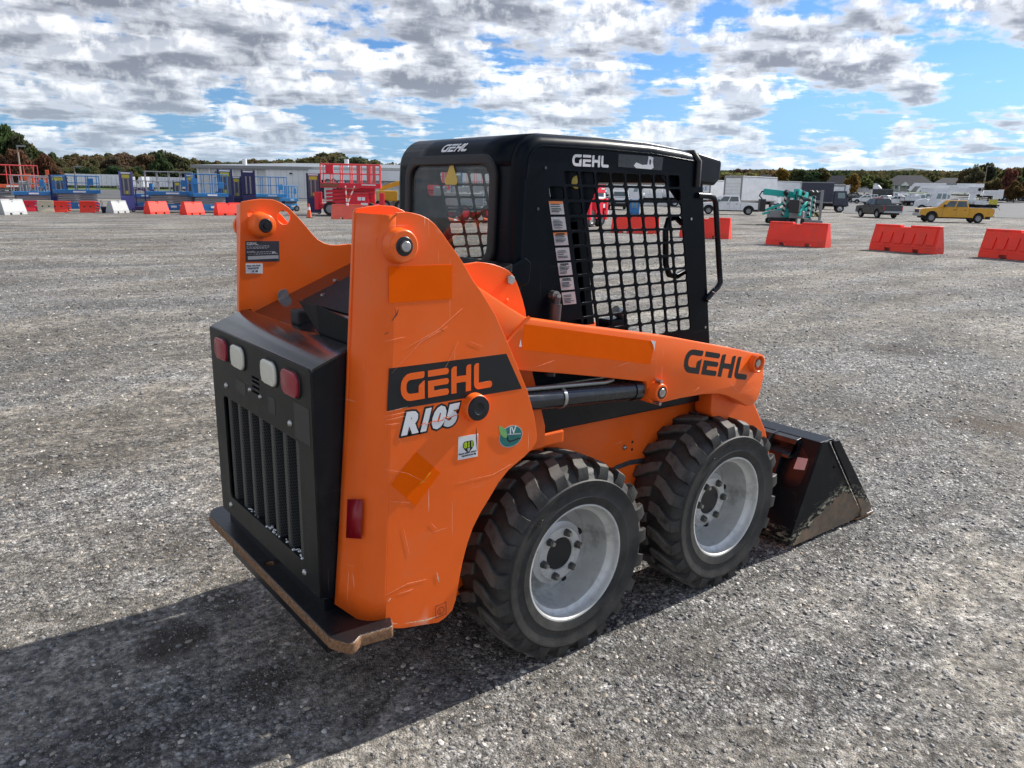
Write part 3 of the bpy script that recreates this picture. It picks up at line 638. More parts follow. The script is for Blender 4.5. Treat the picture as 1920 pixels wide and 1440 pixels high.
# --- hood
hs = .405
def HZ(x): return 1.2335+(x+.81)*hs
b = MB(); b.prism([(-.81, HZ(-.81)-.002), (-.20, HZ(-.20)), (-.20, HZ(-.20)-.03), (-.80, HZ(-.80)-.03)], 'y', -.445, .445); P('hood', b, m_hood, bevel=.004)
b = MB(); b.prism([(-.79, 1.20), (-.20, 1.45), (-.20, .80), (-.79, .80)], 'y', -.43, .43); P('engine_box', b, m_dark)
def on_hood(u, v, w): return (u, v, HZ(u)+.003+w)
plate('hood_screen', [rrect(-.655, -.27, -.40, .27, .01)], on_hood, .004, pmat('screen_mesh', (.006, .006, .007), .7, bump=.6, bscale=160), LD)
for y in (.30, .20, -.30): P('hood_bolt', MB().cyl(on_hood(-.60+.1*(y > .25), y, 0), on_hood(-.60+.1*(y > .25), y, .008), .009, n=8), m_steel)
def slab(b, q, n):
    n = Vector(n); return b.add([tuple(Vector(c)) for c in q]+[tuple(Vector(c)+n) for c in q], [tuple(range(len(q))), tuple(range(2*len(q)-1, len(q)-1, -1))]+[(k, k+len(q), (k+1) % len(q)+len(q), (k+1) % len(q)) for k in range(len(q))])
b = MB(); slab(b, [(-.79, -.165, 1.346), (-.792, -.185, 1.246), (-.758, .065, 1.333)], (.004, -.001, 0)); slab(b, [(-.79, -.165, 1.346), (-.792, -.185, 1.246), (-.79, -.42, 1.244), (-.79, -.42, 1.328)], (.004, 0, 0))
slab(b, [(-.785, -.40, 1.245), (-.62, -.40, 1.312), (-.62, -.40, 1.335), (-.785, -.40, 1.328)], (0, .004, 0))
P('exhaust_deflector', b, pmat('deflector_black', (.004, .0045, .006), .5, spec=.12, var=.2), bevel=.002)
b = MB(); b.box(-.775, -.725, .03, .10, 1.245, 1.300); P('rubber_stop', b, m_rub, bevel=.008)
b = MB(); b.prism(rnd([(-.685, 1.262), (-.640, 1.28), (-.648, 1.335, .02), (-.690, 1.318, .02)]), 'y', .420, .424); P('latch_tab', b, m_steel, bevel=.001)
# --- bumper
bp_ = rnd([(-.985, .53, .05), (-.955, .60, .05), (-.78, .60, .02), (-.78, -.60), (-.80, -.644, .012), (-.905, -.630, .02), (-.945, -.662, .035), (-.985, -.585, .06)])
BU = plate('bumper', [bp_, ring(-.945, -.02, .016, 14)], XY(.392), .040, m_bump, LD, bev=.006)
# --- lift arms
ARM = [(-.66, 1.600), (-.700, 1.618), (-.745, 1.615), (-.785, 1.585), (-.785, 1.52), (-.74, 1.475), (-.60, 1.40), (-.40, 1.26), (-.30, 1.16), (-.261, 1.136), (-.079, 1.102), (.137, 1.059), (.378, 1.008), (.386, .997), (.394, .945), (.405, .927), (.425, .913), (.447, .908), (.469, .908), (.60, .909), (.74, .904), (.829, .894), (.901, .876), (.988, .84), (1.058, .803), (1.085, .800), (1.112, .805), (1.135, .820), (1.149, .846), (1.166, .911), (1.160, .985), (1.142, 1.018), (1.107, 1.036), (.954, 1.075), (.529, 1.169), (.052, 1.256), (-.228, 1.311), (-.301, 1.351), (-.435, 1.431)]
for sd in (-1, 1):
    plate('lift_arm', [ARM], (lambda sd: lambda u, v, w: (u, sd*.519+w, v))(sd), .092, m_org, LD, bev=.007, smooth=35)
    b = MB(); b.tube([(-.222, sd*.567, 1.314), (-.29, sd*.567, 1.262), (-.36, sd*.567, 1.205)], .007, 6); P('weld_bead', b, m_org, 60)
    leg = [(.90, .90), (1.02, .88), (1.16, .86), (1.34, .62), (1.46, .34), (1.45, .22), (1.36, .20), (1.28, .36), (1.17, .60), (1.05, .72), (.90, .76)]
    plate('arm_leg', [rnd([(x, z, .04) for x, z in leg])], (lambda sd: lambda u, v, w: (u, sd*.445+w, v))(sd), .09, m_org, LD, bev=.005)
    b = MB(); b.cyl((.429, sd*.563, .966), (.429, sd*.604, .966), .040, .034, 24); P('arm_boss', b, m_org, 40, .004)
    b = MB(); b.cyl((.429, sd*.604, .966), (.429, sd*.609, .966), .0185, .017, 18); P('arm_pin', b, m_steel, 40, .002)
    b = MB(); b.lathe([(.0245, sd*.6035), (.024, sd*.607), (.019, sd*.607), (.018, sd*.603)], (.429, 0, .966), n=20); P('pin_seal', b, m_ink, 40)
    for dz in (.044, -.046): P('retaining_bolt', MB().cyl((.428, sd*.57, .966+dz), (.428, sd*.60, .966+dz), .0075, n=8), m_steel)
    b = MB(); b.lathe([(.044, sd*.566), (.042, sd*.589), (.035, sd*.592), (.030, sd*.586), (.030, sd*.575), (.0005, sd*.575)], (1.083, 0, 1.0), n=28); P('tilt_boss', b, m_org, 40)
    b = MB(); b.cyl((1.083, sd*.575, 1.0), (1.083, sd*.586, 1.0), .019, .017, 16); P('tilt_pin', b, m_steel, 40)
    # lift cylinder
    A = Vector((-.465, sd*.535, 1.035)); B = Vector((.429, sd*.525, .966)); d = (B-A).normalized()
    b = MB(); b.tube([A+d*.05, A+d*.80], .0365, 24); b.tube([A+d*.80, A+d*.84], .041, 24); b.tube([A+d*.835, A+d*.845], .037, 24)
    cy = P('lift_cylinder', b, m_cyl, 40)
    P('cylinder_rod', MB().tube([A+d*.84, B], .02, 16), m_steel, 40, parent=cy)
    c = A+d*.425; P('hose_clamp', MB().tube([c-d*.007, c+d*.007], .040, 24), m_steel, 40, parent=cy)
    off = Vector((0, sd*.012, .044))
    P('hydraulic_pipe', MB().tube([A+d*.10+off, A+d*.40+off, A+d*.64+off, A+d*.68+off+Vector((0, 0, .006)), A+d*.72+off+Vector((0, -sd*.02, .03))], .0085, 10), pmat('pipe_steel', (.30, .30, .28), .35, metal=.8, var=.2), 50, parent=cy)
    b = MB(); b.cyl((.017, sd*.43, 1.353), (.017, sd*.405, 1.353), .018, n=14); b.cyl((.017, sd*.445, 1.353), (.017, sd*.43, 1.353), .010, n=10); P('strut_mount', b, m_steel, 40)
    b = MB(); b.tube([(.017, sd*.436, 1.348), (.012, sd*.436, 1.320)], .013, 12); b.tube([(.012, sd*.436, 1.325), (-.01, sd*.436, 1.06)], .021, 14); P('gas_strut', b, m_grey, 40)
    b = MB(); b.prism(rnd([(-.235, 1.450), (-.131, 1.496, .012), (-.105, 1.478, .012), (-.112, 1.404, .02), (-.20, 1.385)]), 'y', sd*.415, sd*.432); P('cab_mount', b, m_cab, bevel=.004)
plate('cover_patch', [[(-.242, 1.292), (.411, 1.166), (.395, 1.077), (-.249, 1.206)]], XZ(-.5655), .0008, m_orgd, LD)
plate('white_corner', [[(-.262, 1.218), (-.250, 1.216), (-.256, 1.241)]], XZ(-.5658), .0008, m_white, LD)
plate('white_corner', [[(.388, 1.172), (.415, 1.166), (.412, 1.128), (.404, 1.152)]], XZ(-.5662), .0008, m_white, LD)
ca, sa = cos(atan2(-.096, .456)), sin(atan2(-.096, .456))
gehl(.098, lambda u, v, w: (.588+u*.985*ca-v*sa, -.5658-w, 1.021+u*.985*sa+v*ca), m_ink, LD)
b = MB(); b.tube([(1.06, -.44, .78), (1.06, .44, .78)], .05, 16); b.box(1.0, 1.12, -.42, .42, .82, .88); P('arm_cross_tube', b, m_org, 40)
b = MB(); b.tube([(1.02, -.40, .84), (.985, -.40, .85), (.955, -.40, .80), (.90, -.40, .70)], .012, 8); P('hydraulic_hose', b, m_grey, 50)
# --- cab shell
prof = [(-.178, 1.22), (-.170, 1.42), (-.160, 1.68), (-.158, 1.76), (-.155, 1.802)]
for k in range(1, 9):
    a = pi-(pi/2)*k/8; prof.append((-.045+.110*cos(a), 1.803+.110*sin(a)))
prof += [(.02, 1.9135), (.25, 1.9145), (.52, 1.909), (.70, 1.896), (.81, 1.882)]
def pnorm(i):
    a = Vector(prof[max(i-1, 0)]); c = Vector(prof[min(i+1, len(prof)-1)]); d = (c-a).normalized(); return Vector((-d.y, d.x))
FR, YF = .040, .365
def shell_pt(i, phi, sd):
    n = pnorm(i); o = FR*(1-cos(phi)); return (prof[i][0]-n.x*o, sd*(YF+FR*sin(phi)), prof[i][1]-n.y*o)
for sd in (-1, 1):
    rows = [[shell_pt(i, phi, sd) for i in range(len(prof))] for phi in np.linspace(0, pi/2, 7)]
    rows.append([(q[0]-pnorm(i).x*.012, q[1]-sd*.004, q[2]-pnorm(i).y*.012) for i, q in enumerate(rows[-1])])
    MB().sheet(rows).build('cab_edge', m_cab, LD, 60)
rows = [[(prof[i][0], y, prof[i][1]) for i in range(4, len(prof))] for y in np.linspace(-YF, YF, 5)]
sh = MB().sheet(rows).build('cab_roof', m_cab, LD, 60); so = sh.modifiers.new('t', 'SOLIDIFY'); so.thickness = .006; so.offset = 0
tilt = (-.155+.178)/(1.802-1.22)
def REAR(u, v, w): return (-.155-(1.802-v)*tilt*.9-w, -u, v)
WIN = rrect(-.292, 1.448, .292, 1.832, .075, 7)
# the window runs up into the bend, so the rear sheet carries it to z 1.80 and the gasket wraps the rest
plate('cab_rear_panel', [[(-YF, 1.22), (YF, 1.22), (YF, 1.803), (.255, 1.803), (.255, 1.803)]+[(-.255, 1.803), (-YF, 1.803)], rrect(-.275, 1.455, .275, 1.795, .06, 6)], lambda u, v, w: REAR(u, v, w-.003), .006, m_cab, LD)
plate('window_gasket', [rrect(-.305, 1.435, .305, 1.845, .085, 8), rrect(-.268, 1.472, .268, 1.808, .058, 8)], lambda u, v, w: REAR(u, v, w+.008), .020, m_rub, LD, bev=.006, smooth=50)
plate('rear_window', [rrect(-.272, 1.468, .272, 1.812, .06, 8)], lambda u, v, w: REAR(u, v, w+.004), .004, glass_mat('cab_glass', (.86, .89, .88), .018, .10), LD)
plate('warning_triangle', [rnd([(-.040, 1.738, .012), (.062, 1.738, .012), (.020, 1.814, .006), (.004, 1.814, .006)])], lambda u, v, w: REAR(u+.006, v, w+.0075), .001, m_yel, LD)
def ARC(u, v, w):   # on the roof bend: v is arc length above z=1.855
    a = pi-(math.asin(min(max((1.856-1.803)/.110, -1), 1))+v/.110); r = .1145+w
    return (-.045+r*cos(a), -u, 1.803+r*sin(a))
gehl(.036, lambda u, v, w: ARC(-.088+u*1.02, v, w+.0006), m_white, LD, shear=.28)
# --- cab sides with grid openings
def side_outline():
    o = []
    for i in range(len(prof)):
        n = pnorm(i); o.append((prof[i][0]-n.x*(FR+.004), prof[i][1]-n.y*(FR+.004)))
    o = [q for q in o if q[0] < .76]
    return o+[(.772, 1.846), (.80, 1.765), (.955, 1.076), (.968, 1.0), (-.16, 1.0)]
def grid_holes():
    hs_ = []; Z = [1.797-.0542*k for k in range(13)]
    SK = .231
    for r in range(12):
        zt, zb = Z[r]-.0045, Z[r+1]+.0045
        for c in range(-1, 8):
            if c == -1 and r not in (1, 10): continue
            xa = .049+.0795*c+.0045; xb = xa+.0795-.009
            if c == -1 and r == 10: xa += .01
            sx = lambda z: (1.797-z)*SK
            hs_.append(rnd([(xa+sx(zt), zt, .009), (xb+sx(zt), zt, .009), (xb+sx(zb), zb, .009), (xa+sx(zb), zb, .009)], 3))
    return hs_
SO = side_outline(); GH = grid_holes()
for sd in (-1, 1):
    plate('cab_side_grid', [SO]+GH, (lambda sd: lambda u, v, w: (u, sd*.400+w, v))(sd), .008, m_cab, LD)
    # weld seam highlight bead along roof edge
    pts = [(x, sd*.404, z+.003) for x, z in SO if z > 1.70 and x < .78]
    P('roof_weld', MB().tube(pts, .0045, 6, False), m_cab, 60)
    b = MB(); b.box(.80, .83, sd*.36-.02, sd*.36+.02, 1.02, 1.86); q = MB()
    q.prism([(.775, 1.86), (.83, 1.86), (.985, 1.05), (.93, 1.05)], 'y', sd*.40-sd*.006, sd*.40-sd*.05); P('cab_post', q, m_cab, bevel=.004)
    rail = [(.80, sd*.41, 1.716), (.875, sd*.41, 1.714), (.905, sd*.41, 1.707), (.922, sd*.41, 1.688), (.952, sd*.41, 1.55), (.985, sd*.41, 1.402), (.999, sd*.41, 1.345), (.985, sd*.41, 1.325), (.946, sd*.41, 1.302), (.908, sd*.41, 1.272)]
    P('grab_rail', MB().tube(rail, .0125, 10), m_blk, 60)
    for z, x in ((1.62, .775), (1.15, .925), (1.80, -.03), (1.66, -.06)): P('screw', MB().cyl((x, sd*.404, z), (x, sd*.407, z), .0055, n=10), m_steel if x > .5 else m_grey)
FS = XZ(-.4045); FS2 = XZ(-.4053)
gehl(.041, lambda u, v, w: FS(.095+u*.95, 1.810+v, w), m_white, LD)
plate('scraped_decal', [[(.328, 1.861), (.578, 1.859), (.574, 1.809), (.328, 1.815)]], FS, .0006, pmat('decal_residue', (.028, .028, .03), .25, var=.6, vscale=26), LD)
plate('decal_remnant', [rnd([(.412, 1.822), (.425, 1.813), (.512, 1.811), (.524, 1.818), (.518, 1.840), (.520, 1.856), (.492, 1.860), (.488, 1.828), (.46, 1.826), (.425, 1.834)]), rrect(.498, 1.828, .508, 1.848, .004)], FS2, .0006, m_white, LD)
m_wo = pmat('warn_orange', (.55, .16, .03), .5)
for k in range(7):
    z1 = 1.688-.0548*k-.001; z0 = z1-.046; sx = lambda z: (1.797-z)*.231
    xa, xb = -.036, .030
    qd = [(xa+sx(z0), z0), (xb+sx(z0), z0), (xb+sx(z1), z1), (xa+sx(z1), z1)]
    lab = plate('warning_label', [qd], FS, .0006, m_label, LD)
    b = MB(); zz = z1-.012
    while zz > z0+.006:
        l_ = random.uniform(.6, 1.0)*.05; b.box(xa+sx(zz)+.006, xa+sx(zz)+.006+l_, -.4062, -.4052, zz, zz+.0022); zz -= random.choice((.005, .0075))
    b.build('label_print', m_ink, lab)
    if k in (0, 2):
        plate('label_header', [[(qd[3][0], z1-.009), (qd[2][0]-.001, z1-.009), qd[2], qd[3]]], FS2, .0006, m_wo, lab)
    if k in (2, 4, 5): text('label_heading', 'WARNING', .0085, m_ink, (lambda x_, z_: lambda u, v, w: (x_+u, -.4062-w, z_+v))(xa+sx(z1)+.012, z1-.008), lab, bold=.0003)
# --- visor, interior
b = MB(); b.prism(rnd([(.79, 1.886), (.953, 1.862, .02), (.949, 1.783, .02), (.916, 1.757, .02), (.80, 1.764)]), 'y', -.405, .405); P('front_visor', b, m_blk, bevel=.012, seg=3)
b = MB(); b.tube([(.792, -.41, 1.75), (.790, -.412, 1.85), (.782, -.39, 1.885), (.78, .39, 1.885), (.79, .412, 1.85)], .012, 8); P('visor_seal', b, m_rub, 60)
b = MB(); b.box(-.14, 1.0, -.39, .39, .96, 1.0); P('cab_floor', b, m_dark)
b = MB(); b.box(.06, .46, -.23, .23, 1.0, 1.10); b.box(.02, .10, -.22, .22, 1.08, 1.40); P('seat', b, pmat('seat_vinyl', (.012, .012, .013), .5), bevel=.025, seg=3)
for sd in (-1, 1):
    b = MB(); b.box(.30, .58, sd*.32-.06, sd*.32+.06, 1.0, 1.13); P('control_box', b, m_blk, bevel=.01)
    b = MB(); b.tube([(.50, sd*.30, 1.12), (.52, sd*.30, 1.20), (.50, sd*.30, 1.235)], [.012, .010, .012], 10); b.tube([(.50, sd*.30, 1.228), (.46, sd*.30, 1.248)], .022, 12); P('joystick', b, m_steel, 50)
    b = MB(); b.box(.40, .52, sd*.28-.045, sd*.28+.03, 1.13, 1.215); P('control_pod', b, m_blk, bevel=.012)
b = MB(); b.tube([(.60, -.34, 1.0), (.68, -.30, 1.12), (.74, -.26, 1.05)], .014, 8); P('foot_pedal', b, m_steel, 60)
for poly, y0 in (([(.56, 1.825), (.86, 1.825), (.90, 1.56), (.876, 1.56)], -.372), ([(.0, 1.84), (.295, 1.82), (.20, 1.62), (.06, 1.60)], -.366), ([(.62, 1.87), (.83, 1.86), (.875, 1.62), (.845, 1.62)], .366)):
    b = MB(); b.prism(poly, 'y', y0-.004, y0+.004); P('corner_gusset', b, m_cab)
b = MB(); b.box(-.08, .78, -.35, .35, 1.85, 1.885); P('headliner', b, m_dark)
b = MB(); b.lathe([(.0005, -.374), (.018, -.374), (.024, -.371)], (.150, 0, 1.755), 'y', 16); P('dome_lamp', b, m_yel, 60)
dl = [(.80, -.335, 1.60), (.76, -.335, 1.625), (.715, -.335, 1.615), (.70, -.335, 1.57), (.715, -.335, 1.43), (.74, -.335, 1.385), (.79, -.335, 1.375), (.86, -.335, 1.40)]
P('inner_grab_handle', MB().tube(dl, .013, 10), m_blk, 60)
b = MB(); b.tube([(.905, -.42, 1.276), (.935, -.425, 1.262), (.925, -.415, 1.235)], .0012, 5); b.tube([(.93, -.424, 1.31), (.96, -.42, 1.30), (.955, -.41, 1.33)], .0012, 5); P('zip_tie', b, m_white)
# --- bucket
BK = MB(); t_ = .012
ib = [(1.45, .071), (1.456, .052), (1.475, .030), (1.50, .020), (2.15, .012), (2.15, .024), (1.505, .034), (1.48, .045), (1.468, .062), (1.464, .072), (1.668, .522), (1.78, .516), (1.782, .528), (1.654, .530)]
BK.prism(ib, 'y', -.605, .605)
bk = P('bucket', BK, m_bkt, bevel=.003)
for sd in (-1, 1):
    sp = [(1.45, .071), (1.449, .055), (1.457, .038), (1.473, .026), (1.495, .021), (2.13, .012), (2.114, .066), (1.713, .530), (1.654, .530)]
    plate('bucket_side', [sp, ring(1.79, .375, .009, 12)], (lambda sd: lambda u, v, w: (u, sd*.611+w, v))(sd), .012, m_bkt, bk, bev=.0015)
    st = [(1.713, .532), (1.784, .526), (2.205, .080), (2.225, .040), (2.12, .018), (2.112, .070)]
    plate('bucket_side_strip', [rnd([(x, z, .012) for x, z in st])], (lambda sd: lambda u, v, w: (u, sd*.6255+w+sd*.05*max(0, (u-1.75-(.53-v)*.9)*.4), v))(sd), .014, m_bkt, bk, bev=.002)
b = MB(); b.box(2.08, 2.262, -.628, .628, .006, .022); b.build('cutting_edge', m_bump, bk, None, .003)
b = MB()   # top channel on the back of the bucket with dividers
b.prism([(1.655, .527), (1.612, .522), (1.604, .500), (1.622, .470), (1.55, .452), (1.548, .436), (1.612, .430)], 'y', -.50, .50); b.build('top_channel', m_edge, bk, None, .003)
for y in (-.36, -.18, .0, .18, .36, .50): MB().prism([(1.655, .530), (1.605, .526), (1.535, .455), (1.535, .43), (1.61, .42)], 'y', y-.007, y+.007).build('channel_rib', m_edge, bk)
for sd in (-1, 1):
    MB().prism(rnd([(1.652, .525, .01), (1.62, .50, .02), (1.585, .36), (1.575, .33)]), 'y', sd*.505-.005, sd*.505+.005).build('back_gusset', m_blk, bk)
    MB().box(1.38, 1.52, sd*.30-.02, sd*.30+.02, .10, .46).build('hitch_plate', m_blk, bk, None, .006)
MB().prism([(1.445, .20), (1.47, .20), (1.58, .45), (1.55, .46)], 'y', -.46, .46).build('hitch_carriage', m_blk, bk, None, .004)
def BKF(u, v, w):  # on the sloped back plate: u to the right, v up along the plate
    d = Vector((.204, 0, .459)).normalized(); n = Vector((-.459, 0, .204)).normalized(); return tuple(Vector((1.452, -u, .071))+d*v+n*(w+.003))
plate('gusset_curve', [rnd([(.47, .23, .03), (.575, .25, .05), (.59, .40, .08), (.50, .47, .02)])], BKF, .004, m_blk, bk)
plate('faded_label', [[(.515, .335), (.573, .345), (.572, .405), (.517, .398)]], lambda u, v, w: BKF(u, v, w+.0035), .001, pmat('label_pink', (.55, .44, .44), .6, var=.12, vscale=40), bk)
# ------------------------------------------------------------------ places: pixel column + distance -> a point of the yard
def ray(px, py): return FW+RT*((px-960)/FPX)+UP*((720-py)/FPX)
def at(px, py, D):
    d = ray(px, py); h = math.hypot(d.x, d.y); return CAM+d*(D/h)
def gp(px, py):
    d = ray(px, py); p = CAM+d*(-CAM.z/d.z); return p
def gdist(px, py): p = gp(px, py)-CAM; return math.hypot(p.x, p.y)
def mpp(px, D): d = ray(px, 350); return D/math.hypot(d.x, d.y)/FPX
def vrz(px): d = ray(px, 350); return atan2(d.y, d.x)-pi/2          # local +x = towards the right of the view
def ss(a, b, x): t = min(max((x-a)/(b-a), 0), 1); return t*t*(3-2*t)
def terrain(x, y):
    dx, dy = x-CAM.x, y-CAM.y; D = math.hypot(dx, dy); a = atan2(dy, dx)-radians(YAW); a = (a+pi) % (2*pi)-pi
    if abs(a) > 1.4: return 0.0
    px = 960-math.tan(a)*FPX; s = ss(1000, 1350, px)
    z = s*float(np.interp(D, [140, 190, 250, 360, 700, 1500], [0, .25, .9, 4.4, 9, 14]))
    z += (1-s)*float(np.interp(D, [140, 260, 500, 1500], [0, -.3, 2.0, 8.0]))
    return z
def on(px, D): d = ray(px, 350); h = math.hypot(d.x, d.y); x = CAM.x+d.x*D/h; y = CAM.y+d.y*D/h; return Vector((x, y, terrain(x, y)))
# ------------------------------------------------------------------ gravel ground
GROUND_K = .76
STAINS = [(gp(px, py).x, gp(px, py).y, r, c_, a_) for px, py, r, c_, a_ in ((325, 1205, .20, (.05, .038, .028), .85), (490, 1285, .14, (.055, .042, .032), .7), (420, 1130, .16, (.06, .048, .037), .6), (1690, 655, .55, (.075, .062, .05), .7), (1850, 800, .45, (.10, .070, .045), .75), (1250, 1210, .3, (.10, .09, .08), .4), (90, 720, .8, (.09, .08, .068), .5), (560, 600, .9, (.10, .088, .072), .5))]
def ground_mat():
    m = bpy.data.materials.new('gravel_ground'); m.use_nodes = True; t = NT(m.node_tree); b = t.n['Principled BSDF']
    v = t.node('ShaderNodeTexCoord').outputs['Object']
    trk = t.mapping(v, (.36, 1.0, 1), (0, 0, radians(-38)))                    # tyre tracks smear the patches one way
    patch = t.noise(trk, .55, 6, .6); patch2 = t.noise(v, .16, 4, .5); patch3 = t.noise(v, 1.9, 5, .6)
    loose = t.step(t.math('ADD', t.math('MULTIPLY', patch, .65), t.math('MULTIPLY', patch3, .35)), .44, .58)
    soil = t.mix(t.step(patch2, .35, .65), (.165, .142, .112), (.262, .238, .200))
    soil = t.mix(t.math('MULTIPLY', t.step(t.noise(trk, 1.3, 6, .62), .57, .72), .8), soil, (.085, .068, .053))
    fine = t.noise(v, 210, 3, .7); soil = t.mix(1.0, soil, t.ramp(fine, [(.3, (.55, .55, .55)), (.7, (1.45, 1.45, 1.45))]), 'MULTIPLY')
    w = t.vec('ADD', v, t.vec('SCALE', t.node_noise_col(v, 9.0), scale=.02))
    vo = t.voro(w, 62); vo2 = t.voro(w, 125); vo3 = t.voro(w, 26)
    g1 = t.ramp(t.sep(vo.outputs['Color'])[0], [(0, (.06, .06, .065)), (.45, (.19, .19, .19)), (.78, (.36, .36, .36)), (1, (.66, .65, .62))])
    g2 = t.ramp(t.sep(vo2.outputs['Color'])[1], [(0, (.07, .07, .07)), (.5, (.20, .195, .185)), (1, (.54, .53, .50))])
    st = t.mix(.45, g1, g2)
    edge = t.step(vo.outputs['Distance'], .35, .75, 1.0, .45); st = t.mix(1.0, st, t.comb(edge, edge, edge), 'MULTIPLY')
    c = t.mix(t.math('ADD', t.math('MULTIPLY', loose, .72), .18), soil, st)
    big = t.math('MULTIPLY', t.step(t.sep(vo3.outputs['Color'])[2], .86, .88), t.step(vo3.outputs['Distance'], .42, .34))
    c = t.mix(t.math('MULTIPLY', big, .8), c, t.ramp(t.sep(vo3.outputs['Color'])[0], [(0, (.16, .16, .17)), (1, (.50, .49, .46))]))
    damp = t.noise(v, .42, 7, .65, dist=.6); c = t.mix(t.math('MULTIPLY', t.step(damp, .64, .74), .6), c, (.085, .065, .05))
    for sc_, am in ((34, .34), (17, .34), (8, .32), (3.6, .24)):
        gn = t.noise(v, sc_, 3, .62); gk = t.step(gn, .30, .70, 1-am, 1+am*1.15); c = t.mix(1.0, c, t.comb(gk, gk, gk), 'MULTIPLY')
    dk = t.step(t.noise(trk, .9, 5, .55), .36, .64, 1.30, .72); c = t.mix(1.0, c, t.comb(dk, dk, dk), 'MULTIPLY')
    # oil and mud stains where the photograph shows them
    for (sx, sy, r0, col, amt) in STAINS:
        dv = t.vec('SUBTRACT', v, (sx, sy, 0.0)); dl = t.math('ADD', t.vec('LENGTH', dv), t.math('MULTIPLY', t.math('SUBTRACT', t.noise(v, 6.0, 6, .65), .5), r0*1.9))
        c = t.mix(t.math('MULTIPLY', t.step(dl, r0, r0*.35), amt), c, col)
    c = t.mix(1.0, c, (GROUND_K, GROUND_K, GROUND_K), 'MULTIPLY')
    t.put(b.inputs['Base Color'], c); b.inputs['Roughness'].default_value = .92; b.inputs['Specular IOR Level'].default_value = .25
    h = t.math('ADD', t.math('MULTIPLY', vo.outputs['Distance'], t.math('MULTIPLY', loose, -.010)), t.math('MULTIPLY', vo2.outputs['Distance'], -.005))
    h = t.math('ADD', h, t.math('MULTIPLY', big, .008)); h = t.math('ADD', h, t.math('MULTIPLY', fine, .0035))
    h = t.math('ADD', h, t.math('MULTIPLY', patch3, .03))
    bn = t.node('ShaderNodeBump'); bn.inputs['Strength'].default_value = .9; bn.inputs['Distance'].default_value = 1.0
    t.put(bn.inputs['Height'], h); t.l.new(bn.outputs[0], b.inputs['Normal']); return m
def _nc(s, v, scale):
    n = s.node('ShaderNodeTexNoise'); s.put(n.inputs['Vector'], v); n.inputs['Scale'].default_value = scale; return n.outputs[1]
NT.node_noise_col = _nc
m_ground = ground_mat()
def polar_sheet(name, mat, D0, D1, nr, a0, a1, na, dz=0.0, keep=None):
    rr = np.geomspace(max(D0, .4), D1, nr); aa = np.linspace(a0, a1, na); vs = []; fs = []
    for r in rr:
        for a in aa:
            x = CAM.x+r*cos(a); y = CAM.y+r*sin(a); vs.append((x, y, terrain(x, y)+dz))
    full = abs(a1-a0) > 6.28
    for i in range(nr-1):
        for k in range(na-1):
            q = (i*na+k, (i+1)*na+k, (i+1)*na+k+1, i*na+k+1)
            if keep and not keep(*[sum(vs[j][t] for j in q)/4 for t in (0, 1)]): continue
            fs.append(q)
    if D0 <= 0: vs.append((CAM.x, CAM.y, 0)); fs += [(len(vs)-1, k, k+1) for k in range(na-1)]
    me = bpy.data.meshes.new(name); me.from_pydata(vs, [], fs); me.materials.append(mat)
    bm = bmesh.new(); bm.from_mesh(me)
    if full: bmesh.ops.remove_doubles(bm, verts=bm.verts, dist=1e-4)
    bm.normal_update()
    for f in bm.faces:
        if f.normal.z < 0: f.normal_flip()
        f.smooth = True
    bm.to_mesh(me); bm.free(); return me
link('ground', polar_sheet('ground', m_ground, 0, 9000, 110, 0, 2*pi, 181), kind='structure')
A_R = lambda px: radians(YAW)-math.atan((px-960)/FPX)
m_asph = pmat('asphalt', (.075, .076, .078), .85, var=.25, vscale=.08, dirt=(.13, .125, .115), dirt_amt=.5, dirt_scale=.15)
link('asphalt_lot', polar_sheet('asphalt_lot', m_asph, 92, 330, 26, A_R(2100), A_R(1560), 30, .03), kind='structure')
link('asphalt_road', polar_sheet('asphalt_road', m_asph, 100, 262, 22, A_R(1010), A_R(150), 34, .03), kind='structure')
m_grass = pmat('verge_grass', (.06, .10, .022), .9, var=.4, vscale=.6)
link('grass_verge', polar_sheet('grass_verge', m_grass, 175, 255, 8, A_R(192), A_R(120), 8, .16), kind='structure')
link('field', polar_sheet('field', m_grass, 262, 900, 12, A_R(1010), A_R(-250), 30, .06), kind='structure')
link('lawn', polar_sheet('lawn', m_grass, 330, 900, 12, A_R(2200), A_R(1300), 30, .06), kind='structure')
# distant wooded hills
def hills():
    m = pmat('far_hills', (.052, .078, .068), .95, var=.3, vscale=.006)
    for (px0, px1, D, prof) in ((1290, 2050, 3300, [(1290, 322), (1380, 319), (1440, 317), (1480, 322), (1520, 320), (1580, 321), (1640, 323), (1670, 319), (1705, 315), (1735, 318), (1765, 323), (1860, 322), (1920, 320), (2050, 324)]), (330, 760, 2600, [(330, 312), (380, 306), (430, 303), (470, 307), (560, 312), (760, 318)])):
        rows = [[], [], []]
        for px in np.linspace(px0, px1, 70):
            y = float(np.interp(px, [q[0] for q in prof], [q[1] for q in prof])); y += .6*mnoise.noise(Vector((px*.05, 3, 1)))
            top = at(px, y, D); b0 = on(px, D*.8); b1 = on(px, D*1.25)
            rows[0].append((b0.x, b0.y, -2)); rows[1].append(tuple(top)); rows[2].append((b1.x, b1.y, -2))
        MB().sheet(rows).build('hills', m, smooth=60, kind='structure')
hills()
